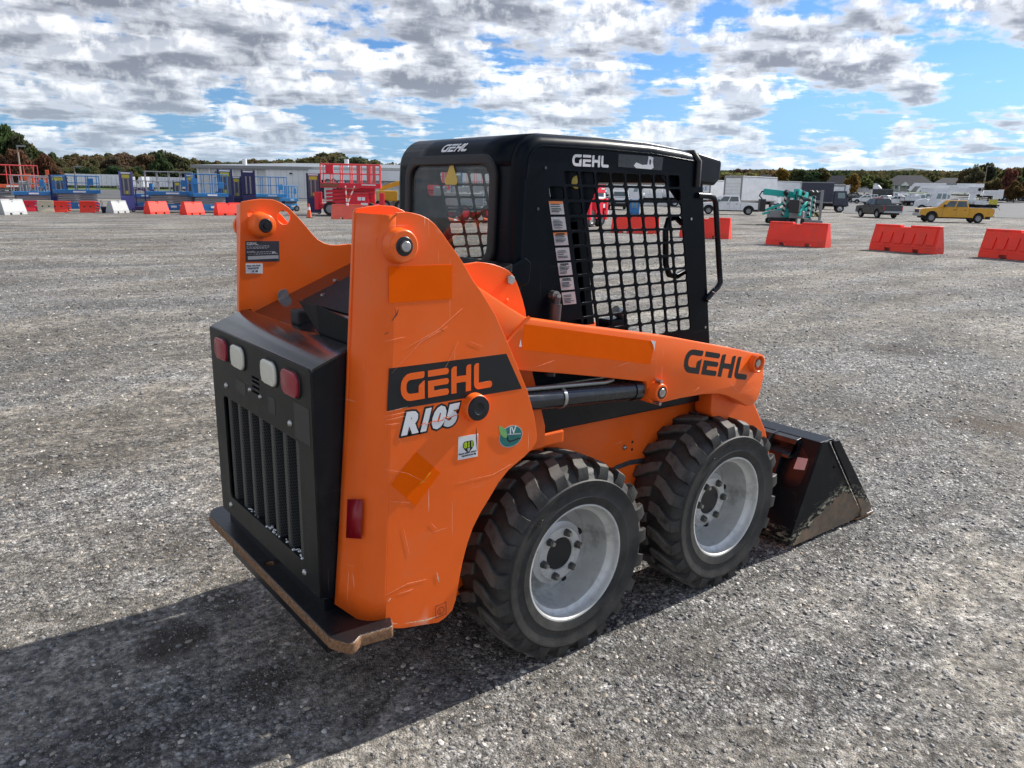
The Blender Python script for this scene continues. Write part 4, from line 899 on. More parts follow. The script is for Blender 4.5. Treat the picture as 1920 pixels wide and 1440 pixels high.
# ------------------------------------------------------------------ loose stones lying on the near gravel (one mass, geometry nodes)
def stones():
    m = bpy.data.materials.new('stone'); m.use_nodes = True; t = NT(m.node_tree); b = t.n['Principled BSDF']
    r = t.node('ShaderNodeObjectInfo').outputs['Random']
    c = t.ramp(r, [(0, (.055, .055, .06)), (.22, (.115, .115, .12)), (.5, (.20, .20, .20)), (.75, (.30, .29, .275)), (.90, (.36, .31, .25)), (1, (.68, .66, .62))])
    n = t.noise(t.node('ShaderNodeTexCoord').outputs['Object'], 1.5, 4, .6); k = t.step(n, .3, .7, .8, 1.2)
    c = t.mix(1.0, c, t.comb(k, k, k), 'MULTIPLY'); t.put(b.inputs['Base Color'], t.mix(1.0, c, (.92, .90, .865), 'MULTIPLY')); b.inputs['Roughness'].default_value = .6
    protos = []
    pc = bpy.data.collections.new('stone_shapes')
    for s_ in range(5):
        bm = bmesh.new(); bmesh.ops.create_icosphere(bm, subdivisions=1, radius=1.0)
        rg = random.Random(s_)
        sx, sy, sz = rg.uniform(.8, 1.2), rg.uniform(.6, .95), rg.uniform(.40, .65)
        for v in bm.verts:
            k = 1+rg.uniform(-.24, .24); v.co = Vector((v.co.x*sx*k, v.co.y*sy*k, v.co.z*sz*k))
        me = bpy.data.meshes.new('stone_shape'); bm.to_mesh(me); bm.free(); me.materials.append(m)
        o = bpy.data.objects.new('stone_shape', me); pc.objects.link(o)
    # emitter: near ground seen by the lens, split in rings so that the far ones carry fewer
    vs = []; fs = []; dens = []; sc_ = []
    rr = [1.5, 2.2, 3.0, 4.0, 5.2, 6.8, 9.0, 12.0, 15.0, 18.0, 21.0, 24.0, 27.0, 30.0, 34.0, 38.0]; aa = np.linspace(A_R(2080), A_R(-160), 40)
    for r in rr:
        for a in aa: vs.append((CAM.x+r*cos(a), CAM.y+r*sin(a), 0.0))
    na = len(aa)
    for i in range(len(rr)-1):
        for k in range(na-1):
            fs.append((i*na+k, (i+1)*na+k, (i+1)*na+k+1, i*na+k+1)[::-1])
            rm = (rr[i]+rr[i+1])/2; dens.append(float(np.interp(rm, [1.8, 3.5, 6, 10, 16, 20, 26, 32, 37], [20000, 15000, 6500, 2600, 1000, 560, 220, 70, 12]))); sc_.append(float(np.interp(rm, [2, 6, 10, 20, 36], [1.0, 1.35, 1.9, 2.6, 3.2])))
    me = bpy.data.meshes.new('loose_stones'); me.from_pydata(vs, [], fs)
    for nm, dat in (('dens', dens), ('big', sc_)):
        at_ = me.attributes.new(nm, 'FLOAT', 'FACE'); at_.data.foreach_set('value', dat)
    me.materials.append(m)
    bm = bmesh.new(); bm.from_mesh(me); bm.normal_update()
    for f in bm.faces:
        if f.normal.z < 0: f.normal_flip()
    bm.to_mesh(me); bm.free()
    o = link('loose_stones', me, kind='stuff')
    ng = bpy.data.node_groups.new('scatter', 'GeometryNodeTree')
    ng.interface.new_socket('Geometry', in_out='INPUT', socket_type='NodeSocketGeometry'); ng.interface.new_socket('Geometry', in_out='OUTPUT', socket_type='NodeSocketGeometry')
    N = ng.nodes; L = ng.links; gi = N.new('NodeGroupInput'); go = N.new('NodeGroupOutput')
    dp_ = N.new('GeometryNodeDistributePointsOnFaces'); dp_.distribute_method = 'RANDOM'; L.new(gi.outputs[0], dp_.inputs['Mesh'])
    na_ = N.new('GeometryNodeInputNamedAttribute'); na_.data_type = 'FLOAT'; na_.inputs['Name'].default_value = 'dens'
    # thicker where the ground shader is loose
    pos = N.new('GeometryNodeInputPosition')
    def nz(scale, det, ro, mapv=None):
        n = N.new('ShaderNodeTexNoise'); n.inputs['Scale'].default_value = scale; n.inputs['Detail'].default_value = det; n.inputs['Roughness'].default_value = ro
        L.new(mapv or pos.outputs[0], n.inputs['Vector']); return n.outputs[0]
    vm = N.new('ShaderNodeVectorMath'); vm.operation = 'MULTIPLY'; vm.inputs[1].default_value = (.36, 1.0, 1); L.new(pos.outputs[0], vm.inputs[0])
    vr = N.new('ShaderNodeVectorRotate'); vr.rotation_type = 'Z_AXIS'; vr.inputs['Angle'].default_value = radians(-38); L.new(vm.outputs[0], vr.inputs['Vector'])
    def mth(op, a, b):
        n = N.new('ShaderNodeMath'); n.operation = op
        for i, q in enumerate((a, b)):
            if isinstance(q, (int, float)): n.inputs[i].default_value = q
            else: L.new(q, n.inputs[i])
        return n.outputs[0]
    lo = mth('ADD', mth('MULTIPLY', nz(.55, 6, .6, vr.outputs[0]), .65), mth('MULTIPLY', nz(1.9, 5, .6), .35))
    mr = N.new('ShaderNodeMapRange'); mr.inputs['From Min'].default_value = .42; mr.inputs['From Max'].default_value = .60; mr.inputs['To Min'].default_value = .16; mr.inputs['To Max'].default_value = 1.0; L.new(lo, mr.inputs['Value'])
    L.new(mth('MULTIPLY', na_.outputs[0], mr.outputs[0]), dp_.inputs['Density']); dp_.inputs['Seed'].default_value = 4
    ci = N.new('GeometryNodeCollectionInfo'); ci.inputs['Collection'].default_value = pc; ci.inputs['Separate Children'].default_value = True; ci.inputs['Reset Children'].default_value = True
    ip = N.new('GeometryNodeInstanceOnPoints'); L.new(dp_.outputs['Points'], ip.inputs['Points']); L.new(ci.outputs[0], ip.inputs['Instance']); ip.inputs['Pick Instance'].default_value = True
    rv = N.new('FunctionNodeRandomValue'); rv.data_type = 'FLOAT_VECTOR'; rv.inputs[0].default_value = (-.35, -.35, 0); rv.inputs[1].default_value = (.35, .35, 6.283)
    L.new(rv.outputs[0], ip.inputs['Rotation'])
    rs = N.new('FunctionNodeRandomValue'); rs.data_type = 'FLOAT'; rs.inputs[2].default_value = 0.0; rs.inputs[3].default_value = 1.0; rs.inputs['Seed'].default_value = 9
    nb = N.new('GeometryNodeInputNamedAttribute'); nb.data_type = 'FLOAT'; nb.inputs['Name'].default_value = 'big'
    s1 = mth('ADD', mth('MULTIPLY', mth('POWER', rs.outputs[1], 18.0), .0105), mth('ADD', mth('MULTIPLY', rs.outputs[1], .0017), .0014))
    # 'big' lives on faces and is read through the points
    L.new(mth('MULTIPLY', s1, nb.outputs[0]), ip.inputs['Scale'])
    L.new(ip.outputs[0], go.inputs[0])
    md = o.modifiers.new('scatter', 'NODES'); md.node_group = ng
stones()
# ------------------------------------------------------------------ background materials
def flat(name, col, rough=.5, **kw): return pmat(name, col, rough, var=kw.pop('var', .08), vscale=kw.pop('vscale', 2.0), **kw)
k_red = flat('barrier_red', (.95, .055, .032), .5, spec=.3, dirt=(.40, .10, .07), dirt_amt=.4, dirt_scale=1.5)
k_org = flat('barrier_faded', (.88, .13, .075), .5, dirt=(.5, .2, .14), dirt_amt=.4)
k_crm = flat('barrier_cream', (.62, .54, .38), .55, dirt=(.45, .38, .27), dirt_amt=.5)
k_gry = flat('barrier_grey', (.42, .43, .43), .6, dirt=(.30, .30, .29), dirt_amt=.5)
k_blu = flat('lift_blue', (.018, .17, .42), .4); k_lbl = flat('lift_light_blue', (.06, .34, .66), .4); k_nav = flat('lift_navy', (.018, .018, .10), .4)
k_pur = flat('lift_purple', (.06, .02, .13), .4); k_lav = flat('lift_lavender', (.11, .11, .38), .4); k_sla = flat('mast_slate', (.10, .11, .15), .45)
k_lr = flat('lift_red', (.74, .012, .035), .4); k_lo = flat('lift_orange', (.62, .10, .03), .45); k_pnk = flat('rail_red', (.70, .085, .09), .45)
k_yl = flat('machine_yellow', (.62, .33, .015), .45); k_ylab = flat('label_yellow', (.60, .52, .05), .5)
k_gm = flat('metal_grey', (.28, .28, .28), .5); k_dk = flat('dark_grey', (.03, .03, .032), .6); k_tyr = flat('tyre_black', (.018, .018, .019), .8)
k_wht = flat('vehicle_white', (.82, .83, .83), .35); k_trl = flat('trailer_white', (.76, .77, .78), .45, dirt=(.5, .5, .48), dirt_amt=.3, dirt_scale=.6)
k_ypk = flat('pickup_yellow', (.68, .34, .012), .3, coat=.4); k_bpk = flat('pickup_black', (.010, .011, .013), .25, coat=.5); k_navy = flat('cab_navy', (.012, .016, .04), .3, coat=.3)
k_win = flat('window_dark', (.05, .075, .08), .06, spec=.9); k_winl = flat('window_pale', (.22, .30, .30), .08)
k_chr = flat('chrome', (.42, .43, .44), .25, metal=.7); k_hl = flat('headlamp', (.65, .65, .60), .2); k_tl = flat('rear_lamp', (.45, .015, .02), .3)
k_tea = flat('crane_teal', (.01, .42, .37), .4); k_asp = flat('trim_black', (.012, .012, .013), .6)
k_cone = flat('cone_orange', (.75, .11, .03), .5); k_rst = flat('rust_steel', (.25, .09, .05), .7)
def stripe_mat(name, a, b_, k=5.0, ax=(0, 1, 1)):
    m = bpy.data.materials.new(name); m.use_nodes = True; t = NT(m.node_tree); b = t.n['Principled BSDF']
    v = t.node('ShaderNodeTexCoord').outputs['Object']; s = t.math('FRACT', t.math('MULTIPLY', t.vec('DOT_PRODUCT', v, ax), k))
    t.put(b.inputs['Base Color'], t.mix(t.step(s, .48, .52), a, b_)); b.inputs['Roughness'].default_value = .5; return m
k_haz = stripe_mat('hazard_stripes', (.6, .6, .56), (.012, .012, .012), 3.2, (.8, 0, 1)); k_rws = stripe_mat('red_white_bands', (.72, .10, .04), (.72, .72, .70), 2.6, (0, 0, 1))
k_hazy = stripe_mat('hazard_yellow', (.55, .42, .15), (.012, .012, .012), 3.0, (1, 0, .8))
def bx(name, par, mat, x0, x1, y0, y1, z0, z1, bev=0.0, **kw): return MB().box(x0, x1, y0, y1, z0, z1).build(name, mat, par, None, bev, **kw)
def wheelset(par, xs, y, r, w, rim=None, name='wheel', hub=.55):
    key = ('W', r, w); 
    if key not in MATS:
        b = MB(); b.lathe([(r*.6, -w/2), (r*.93, -w/2), (r, -w*.3), (r, w*.3), (r*.93, w/2), (r*.6, w/2)], n=20); MATS[key] = b.mesh('tyre', k_tyr, 40)
        b = MB(); b.lathe([(r*.62, -w*.48), (r*.50, -w*.36), (r*.2, -w*.40), (.001, -w*.42)], n=16); b.lathe([(r*.62, w*.48), (r*.50, w*.36), (r*.2, w*.40), (.001, w*.42)], n=16); MATS[key+('r',)] = b.mesh('rim', k_gm, 40)
    for x in xs:
        for s_ in (-1, 1):
            o = link(name, MATS[key], par, loc=(x, s_*y, r)); q = link('rim', MATS[key+('r',)], o)
            if rim: q.data = rim_copy(MATS[key+('r',)], rim)
def rim_copy(me, mat):
    k = (me.name, mat.name)
    if k not in MATS: c = me.copy(); c.materials.clear(); c.materials.append(mat); MATS[k] = c
    return MATS[k]
def mirror_x(o_list): pass
# ------------------------------------------------------------------ barriers
def barrier(label, px, py, mat, L=2.0, H=.92, turn=0.0, grooves=0, group='plastic water filled barriers', D=None, lid=True):
    loc = gp(px, py) if D is None else on(px, D)
    t = thing('water_barrier', label, 'barrier', loc, vrz(px)+radians(turn), group)
    b = MB(); h = L/2; zb = .20*H; zs = .11
    n0 = [(-h, -h*.52), (-h*.52, -h*.34), (-h*.34, h*.34), (h*.34, h*.52), (h*.52, h)]
    for i, (a, c) in enumerate(n0): b.prism([(-.28, 0 if i % 2 == 0 else zs), (.28, 0 if i % 2 == 0 else zs), (.265, zb), (-.265, zb)], 'x', a, c)
    e = .03
    b.hexa([(-h, -.265, zb), (h, -.265, zb), (h, .265, zb), (-h, .265, zb)], [(-h+e, -.11, H*.93), (h-e, -.11, H*.93), (h-e, .11, H*.93), (-h+e, .11, H*.93)])
    for a, c in ((-h+e, -h*.18), (h*.12, h-e)): b.box(a, c, -.108, .108, H*.93, H)
    bd = b.build('body', mat, t, None, .012)
    if lid:
        b = MB(); b.cyl((.0, -.135, H*.84), (0, -.10, H*.86), .05, n=12); b.build('filler_cap', mat, t, 40)
    if grooves:
        # raised front skin with tapering slots between its ribs
        y = lambda z: -.265+.155*(z-zb)/(H*.93-zb)
        zl, zt, zs_ = zb+.10, H*.90, H*.72; x0_, x1_ = -h+.09, h-.09; poly = [(x0_, zt), (x1_, zt), (x1_, zl)]
        for k in range(grooves)[::-1]:
            x = -h*.66+k*(h*1.32/(grooves-1)); poly += [(x+.065, zl), (x+.010, zs_), (x-.010, zs_), (x-.055, zl)]
        poly.append((x0_, zl)); off = .045
        MB().add([(x, y(z)+.002, z) for x, z in poly]+[(x, y(z)-off, z) for x, z in poly], [tuple(range(len(poly)))[::-1], tuple(range(len(poly), 2*len(poly)))]+[(i, (i+1) % len(poly), (i+1) % len(poly)+len(poly), i+len(poly)) for i in range(len(poly))]).build('ribbed_face', mat, t)
    return t
barrier('red plastic barrier right of the teal cranes with five molded grooves on its face', 1697, 472, k_red, 2.25, .86, turn=-30, grooves=5)
barrier('red grooved plastic barrier cut off by the right edge of the yard view', 1925, 488, k_red, 2.6, .86, turn=-28, grooves=6)
barrier('red plastic barrier standing in front of the teal spider cranes', 1495, 461, k_red, 2.15, .82, turn=-22)
barrier('red plastic barrier seen through the bent grab rail of the loader cab', 1322, 446, k_red, 2.0, .82, turn=-14)
barrier('red plastic barrier seen whole through the mesh of the loader cab side', 1191, 437, k_red, 2.1, .76, turn=-6)
barrier('faded red barrier with two striped poles in front of the red scissor lift', 652, 411, k_org, 1.75, .80, turn=10)
barrier('red barrier in front of the navy mast lifts, nearest the loader tower', 428, 403.5, k_red, 1.55, .72, turn=28)
barrier('red barrier at the middle of the three in front of the blue scissor lifts', 361, 402.5, k_red, 1.5, .74, turn=48)
barrier('red barrier beside the purple stock picker, leftmost of the three by the blue lifts', 294, 401, k_red, 1.5, .72, turn=46)
barrier('pale grey barrier beside the purple stock picker and the small dark bin', 221, 399.5, k_gry, 1.35, .72, turn=52, group='grey plastic barriers')
barrier('pale grey barrier alone at the far left edge with a sloped end', 22, 402.5, k_gry, 1.6, .80, turn=50, group='grey plastic barriers')
def knuckle_barrier(label, px, py, mat, L=1.1, H=.66, turn=0.0, knuckle=True):
    t = thing('knuckle_barrier', label, 'barrier', gp(px, py), vrz(px)+radians(turn), 'interlocking plastic barriers with ribbed ends')
    b = MB(); h = L/2
    ys = [(-.22, 0), (-.20, .10), (-.13, .35), (-.15, .55), (-.18, H)]
    b.prism(ys+[(-y, z) for y, z in ys[::-1]], 'x', -h, h); b.build('body', mat, t, None, .02)
    for x in (-.16, .16): b = MB(); b.lathe([(.001, -.15), (.045, -.15), (.05, -.10)], (x, 0, H*.52), n=10); b.build('drain_plug', k_dk, t)
    if knuckle:
        for k in range(4): bx('knuckle', t, mat, h, h+.20, -.17+.01*k, .17-.01*k, .06+k*.16, .15+k*.16, .015)
    return t
knuckle_barrier('dark red ribbed barrier right behind the grey one at the far left', 48, 396.5, k_lr, 1.0, .62)
knuckle_barrier('cream barrier joined to a red one at the left of the yard', 87, 398, k_crm, .82, .66, knuckle=False)
knuckle_barrier('bright red ribbed barrier joined to the cream one', 110, 398, k_red, .95, .64)
knuckle_barrier('bright red ribbed barrier alone in front of the blue scissor lift chassis', 165, 398.5, k_red, .82, .66)
t = thing('dark_bin', 'small dark tub with a thin handle beside the pale grey barrier', 'bin', gp(198, 399), vrz(198))
b = MB(); b.hexa([(-.17, -.15, 0), (.17, -.15, 0), (.17, .15, 0), (-.17, .15, 0)], [(-.24, -.2, .36), (.24, -.2, .36), (.24, .2, .36), (-.24, .2, .36)]); b.build('tub', k_navy, t, None, .02)
b = MB(); b.tube([(-.18, 0, .34), (-.2, 0, .70), (-.14, 0, .72), (-.1, 0, .36)], .012, 6); b.build('handle', k_dk, t)
def cone(label, px, py, H=.72, fallen=False, D=None):
    t = thing('traffic_cone', label, 'cone', gp(px, py), vrz(px), 'orange traffic cones')
    b = MB(); b.lathe([(.15, .03), (.10, H*.42), (.085, H*.55)], axis='z', n=16); b.lathe([(.065, H*.75), (.035, H), (.001, H)], axis='z', n=16); o = b.build('cone_body', k_cone, t, 40)
    b = MB(); b.lathe([(.085, H*.55), (.065, H*.75)], axis='z', n=16); w_ = b.build('white_band', k_wht, t, 40)
    f = bx('base', t, k_asp, -.19, .19, -.19, .19, 0, .035, .01)
    if fallen: t.rotation_euler = (0, radians(98), vrz(px)); t.location.z += .17
    return t
cone('orange cone with a white band left of the red scissor lift', 580, 408.5, .80)
cone('orange cone lying on its side seen through the cab rear window', 834, 417, .9, True)
cone('orange cone on its side near the right edge of the cab rear window', 905, 419, .8, True)
t = thing('delineator', 'pair of thin orange and white banded poles on the faded red barrier', 'marker pole', gp(652, 411)+Vector((0, 0, .76)), vrz(652))
for dx in (-.05, .45): b = MB(); b.tube([(-.02, 0, 0), (dx-.02, 0, 1.05)], .035, 8); b.build('pole', k_rws, t, 40)
b = MB(); b.cyl((0, 0, 0), (0, 0, .12), .07, n=10); b.build('foot', k_wht, t)
# ------------------------------------------------------------------ lifts
def rails(par, mat, x0, x1, y, z0, z1, n, name='guard_rail', r=.025, mid=True):
    for s_ in (-1, 1):
        b = MB(); b.tube([(x0, s_*y, z1), (x1, s_*y, z1)], r, 6)
        if mid: b.tube([(x0, s_*y, (z0+z1)/2), (x1, s_*y, (z0+z1)/2)], r*.8, 6)
        b.build(name, mat, par)
        for k in range(n): MB().tube([(x0+(x1-x0)*k/(n-1), s_*y, z0), (x0+(x1-x0)*k/(n-1), s_*y, z1)], r, 6).build('rail_post', mat, par)
    for x in (x0, x1):
        b = MB(); b.tube([(x, -y, z1), (x, y, z1)], r, 6); b.build(name, mat, par)
def scissor(label, px, py, col, rail=None, L=2.4, Wd=1.15, zd=1.15, zr=2.2, turn=0.0, group='scissor lifts parked in the left row', D=None, stackcol=None, ext=False):
    t = thing('scissor_lift', label, 'scissor lift', gp(px, py) if D is None else on(px, D), vrz(px)+radians(turn), group); rail = rail or col; h = L/2
    wheelset(t, (-h*.72, h*.72), Wd/2-.08, .20, .14)
    bx('chassis', t, col, -h*.92, h*.92, -Wd/2+.05, Wd/2-.05, .14, .52, .03)
    bx('decal', t, k_wht, -.05, .28, -Wd/2+.035, -Wd/2+.049, .30, .42); bx('decal', t, k_wht, .45, .62, -Wd/2+.035, -Wd/2+.049, .40, .47)
    n = 4
    for k in range(n):
        z0 = .54+(zd-.60)*k/n; z1 = .54+(zd-.60)*(k+1)/n
        for s_ in (-1, 1):
            b = MB(); b.beam((-h*.85, s_*(Wd/2-.16), z0), (h*.85, s_*(Wd/2-.16), z1), .06, .09); b.build('scissor_arm', stackcol or k_gm, t)
            b = MB(); b.beam((-h*.85, s_*(Wd/2-.24), z1), (h*.85, s_*(Wd/2-.24), z0), .06, .09); b.build('scissor_arm', stackcol or k_gm, t)
    bx('platform', t, col, -h, h, -Wd/2, Wd/2, zd-.06, zd+.16, .015)
    bx('name_strip', t, k_wht, -h*.2, h*.35, -Wd/2-.008, -Wd/2+.002, zd+.0, zd+.09)
    rails(t, rail, -h+.03, h-.03, Wd/2-.03, zd+.16, zr, 5)
    bx('control_box', t, col, h*.45, h*.72, -Wd/2-.03, -Wd/2+.14, zd+.45, zd+.85, .02)
    if ext: bx('gate_panel', t, col, -h+.06, -h+.36, -Wd/2+.12, -Wd/2+.32, zd+.16, zr-.25)
    return t
scissor('orange scissor lift with tall rails at the far left behind the grey barrier', 24, 389, k_lo, k_pnk, L=3.3, zd=1.35, zr=2.75, turn=12)
scissor('blue scissor lift behind the dark red ribbed barrier at the left', 62, 395, k_blu, k_gm, L=1.9, zd=.98, zr=2.05, turn=8)
scissor('blue scissor lift with a grassy gap behind it, right of the navy mast lift', 148, 395.5, k_blu, L=2.5, zd=1.12, zr=2.1, turn=6)
scissor('blue scissor lift with slim grey rails behind the two red barriers', 322, 398, k_blu, k_gm, L=2.75, zd=1.12, zr=2.45, turn=4)
scissor('blue scissor lift with a blue box on its rail, right of the slim railed one', 392, 399, k_blu, k_blu, L=2.2, zd=1.05, zr=2.35, turn=20, ext=True)
scissor('light blue scissor lift in front of the warehouse wall', 508, 394, k_lbl, k_blu, L=2.3, zd=1.0, zr=2.35, turn=8)
scissor('light blue small scissor lift half hidden by the loader tower', 543, 396, k_lbl, k_lbl, L=.95, zd=.75, zr=1.75, turn=20)
def mast(label, px, py, face, low, H=2.2, Wd=.95, turn=0.0, cage=False, D=None, labels=True):
    Wd *= .88
    t = thing('mast_lift', label, 'mast lift', gp(px, py) if D is None else on(px, D), vrz(px)+radians(turn), 'upright mast lifts parked in rows'); h = Wd/2
    bx('base', t, low, -h, h, -.45, .55, .08, H*.40, .03); wheelset(t, (-h*.7, h*.7), .42, .11, .07)
    bx('mast', t, face, -h*.86, h*.86, -.18, -.08, H*.40, H, .01)
    for s_ in (-1, 1): bx('mast_rail', t, low, s_*h*.9-.05, s_*h*.9+.05, -.24, -.02, H*.36, H*1.01, .01)
    for x in (-.14, .12): MB().cyl((x, -.22, H*.44), (x, -.22, H*.86), .055, n=10).build('mast_cylinder', k_gm, t, 40)
    if labels: bx('yellow_label', t, k_ylab, -h*.6, h*.55, -.200, -.181, H*.84, H*.93); bx('yellow_label', t, k_ylab, -h*.2, h*.4, -.200, -.181, H*.45, H*.53)
    bx('white_strip', t, k_wht, -h*.7, h*.7, -.199, -.181, H*.955, H*.985)
    if cage: rails(t, k_pur, h+.1, h+1.15, .4, .35, 1.35, 3, 'cage_rail', .03); bx('step', t, k_pur, h, h+1.25, -.45, .45, .1, .34, .02)
    return t
mast('navy and slate mast lift with two grey cylinders behind the red ribbed barrier', 115, 393, k_sla, k_nav, 2.15, 1.15)
mast('lavender stock picker with a purple step cage beside the grey barrier', 242, 397, k_sla, k_lav, 2.4, .85, cage=True)
mast('slate mast lift standing among the slim railed blue scissor lift', 336, 392, k_sla, k_nav, 1.95, .62)
mast('slate mast lift with a lavender base between the two big blue scissor lifts', 361, 396, k_sla, k_lav, 2.35, .68)
mast('slate fronted navy mast lift behind the rightmost of the left barriers', 426, 398, k_sla, k_nav, 2.7, 1.05)
mast('smaller slate mast lift between the two tall navy ones', 447, 396, k_sla, k_nav, 2.3, .72)
mast('all navy mast lift just left of the light blue scissor lift', 469, 397, k_nav, k_nav, 2.7, 1.0, labels=False)
mast('navy mast lift with a yellow label left of the big red scissor lift', 590, 401, k_sla, k_nav, 2.55, 1.0)
mast('slate mast lift seen through the middle of the red scissor lift rails', 642, 391, k_sla, k_nav, 2.2, .9)
mast('slate mast lift seen through the right end of the red scissor lift rails', 688, 391, k_sla, k_nav, 2.1, .8)
def red_scissor(label, px, py, L=3.9, turn=0.0, k=1.0, D=None):
    t = thing('rough_terrain_scissor_lift', label, 'scissor lift', gp(px, py) if D is None else on(px, D), vrz(px)+radians(turn), 'big red rough terrain scissor lifts'); h = L/2
    wheelset(t, (-h*.62, h*.62), .75, .42, .3)
    bx('chassis', t, k_lr, -h*.98, h*.98, -.72, .72, .42, .72, .03)
    bx('engine_box', t, k_lr, -.2, h*.62, -.95, -.5, .40, 1.35, .04); bx('engine_lid', t, k_pnk, -.25, h*.6, -.99, -.5, 1.352, 1.41, .01)
    for x, w_ in ((.5, .22), (.76, .2)): bx('white_decal', t, k_wht, x, x+w_, -.962, -.951, .95, 1.15)
    bx('white_decal', t, k_wht, .7, 1.12, -.962, -.951, .66, .80)
    for s_ in (-1, 1):
        for y in (-.9, .9): bx('outrigger', t, k_lr, s_*(h+.05)-.13, s_*(h+.05)+.13, y-.1, y+.1, .35, 1.42, .03)
    for q in range(4):
        for s_ in (-1, 1): b = MB(); b.beam((-h*.75, s_*.5, .8+q*.22), (h*.8, s_*.5, 1.0+q*.22), .08, .16); b.build('scissor_arm', k_lr, t)
    bx('scissor_core', t, k_lr, -h*.55, h*.8, -.42, .42, .75, 1.65, .03)
    bx('platform', t, k_lr, -h*.9, h, -.9, .9, 1.68, 1.98, .02); bx('extension_deck', t, k_rst, -h*.9, -h*.33, -.93, -.91, 1.74, 1.94); bx('name_strip', t, k_wht, h*.4, h*.85, -.912, -.901, 1.86, 1.92)
    rails(t, k_pnk, -h*.88, h*.98, .86, 1.98, 3.1, 7, r=.036)
    for x in (-h*.6, h*.30, h*.62, h*.8): bx('rail_plate', t, k_pnk, x-.1, x+.1, -.885, -.85, 2.0 if x > 0 else 2.5, 3.08)
    b = MB(); b.tube([(-h*.75, -.7, 2.05), (-h*.7, -.7, 2.2), (-h*.55, -.7, 2.12), (-h*.5, -.7, 2.25), (-h*.38, -.7, 2.08)], .035, 6); b.build('cable_coil', k_asp, t)
    bx('control_box', t, k_lr, -h*.72, -h*.48, -.93, -.80, 2.55, 3.05, .02)
    return t
red_scissor('big red scissor lift with a railed deck in front of the white warehouse', 658, 404, 3.85, turn=-4)
red_scissor('big red scissor lift seen through the loader cab rear window', 800, 404, 2.6, turn=24)
red_scissor('red scissor lift seen at the left edge of the loader side mesh', 1090, 424, 1.6, turn=60)
scissor('small blue scissor lift between the orange lift and the first navy mast', 92, 391, k_blu, k_gm, L=1.7, zd=1.0, zr=2.0, turn=14)
scissor('blue scissor lift peeking out behind the lavender stock picker', 276, 394, k_blu, k_gm, L=1.6, zd=.9, zr=1.9, turn=-12)
scissor('dim blue scissor lift behind the slate and navy masts', 440, 391, k_blu, k_blu, L=2.6, zd=1.1, zr=2.3, turn=6)
scissor('orange scissor lift with a low deck just left of the first navy mast', 80, 386, k_lo, k_lo, L=1.6, zd=1.7, zr=2.1, turn=8)
mast('grey mast lift with a pale base before the orange scissor lift', 50, 393, k_gm, k_gm, 1.75, .55, labels=False)
mast('pale grey mast lift beside the small blue scissor lift at the left', 82, 394, k_gm, k_blu, 1.45, .5, labels=False)
# machines seen through the cab windows and around the warehouse
def boom(label, px, py, col, L=3.2, H=2.6, turn=0.0, D=None, rimc=None, group=None):
    t = thing('boom_lift', label, 'boom lift', gp(px, py) if D is None else on(px, D), vrz(px)+radians(turn), group); h = L/2
    wheelset(t, (-h*.6, h*.6), .8, .45, .32, rimc)
    bx('chassis', t, k_gm, -h*.8, h*.8, -.6, .6, .45, .75, .04); bx('turntable', t, col, -h*.95, h*.4, -.75, .75, .80, 1.55, .06)
    b = MB(); b.beam((-h*.8, 0, 1.65), (h*.9, 0, H-.4), .28, .3); b.build('boom', col, t); b = MB(); b.beam((-h*.7, .0, 1.6), (-h*.2, 0, H-.5), .2, .22); b.build('boom_link', k_gm, t)
    bx('basket_floor', t, col, h*.8, h*1.35, -.8, .8, .9, 1.0); rails(t, col, h*.82, h*1.33, .78, 1.0, 2.05, 3, 'basket_rail', .03)
    return t
boom('yellow boom lift between the red scissor lift and the loader cab', 733, 398, k_yl, 2.0, 2.6, turn=10)
boom('grey boom lift with big red rimmed wheels seen through the cab rear window', 880, 412, k_gm, 2.8, 2.3, turn=30, rimc=k_lr)
for (lab, px, py, face, low, H, w_) in (('grey mast lift left of center in the cab rear window', 826, 408, k_gm, k_gm, 1.9, .9), ('grey and blue mast lift seen in the middle of the cab rear window', 856, 408, k_gm, k_blu, 2.7, .8), ('white mast lift right of the blue one in the cab rear window', 871, 409, k_wht, k_nav, 1.7, .5), ('blue ladder frame lift seen through the loader side mesh above the red barrier', 1189, 404, k_lbl, k_blu, 1.25, .85)): mast(lab, px, py, face, low, H, w_, labels=False)
scissor('white and grey scissor lift with rails behind the cab rear window', 845, 396, k_wht, k_gm, L=2.6, zd=1.2, zr=2.4, turn=10, group='scissor lifts seen through the cab')
scissor('red railed scissor lift at the right edge of the cab rear window', 905, 395, k_gm, k_pnk, L=2.6, zd=1.5, zr=3.2, turn=-10, group='scissor lifts seen through the cab')
scissor('orange red scissor lift behind the left edge of the cab rear window', 800, 380, k_lo, k_pnk, L=2.8, zd=1.9, zr=4.0, group='scissor lifts seen through the cab')
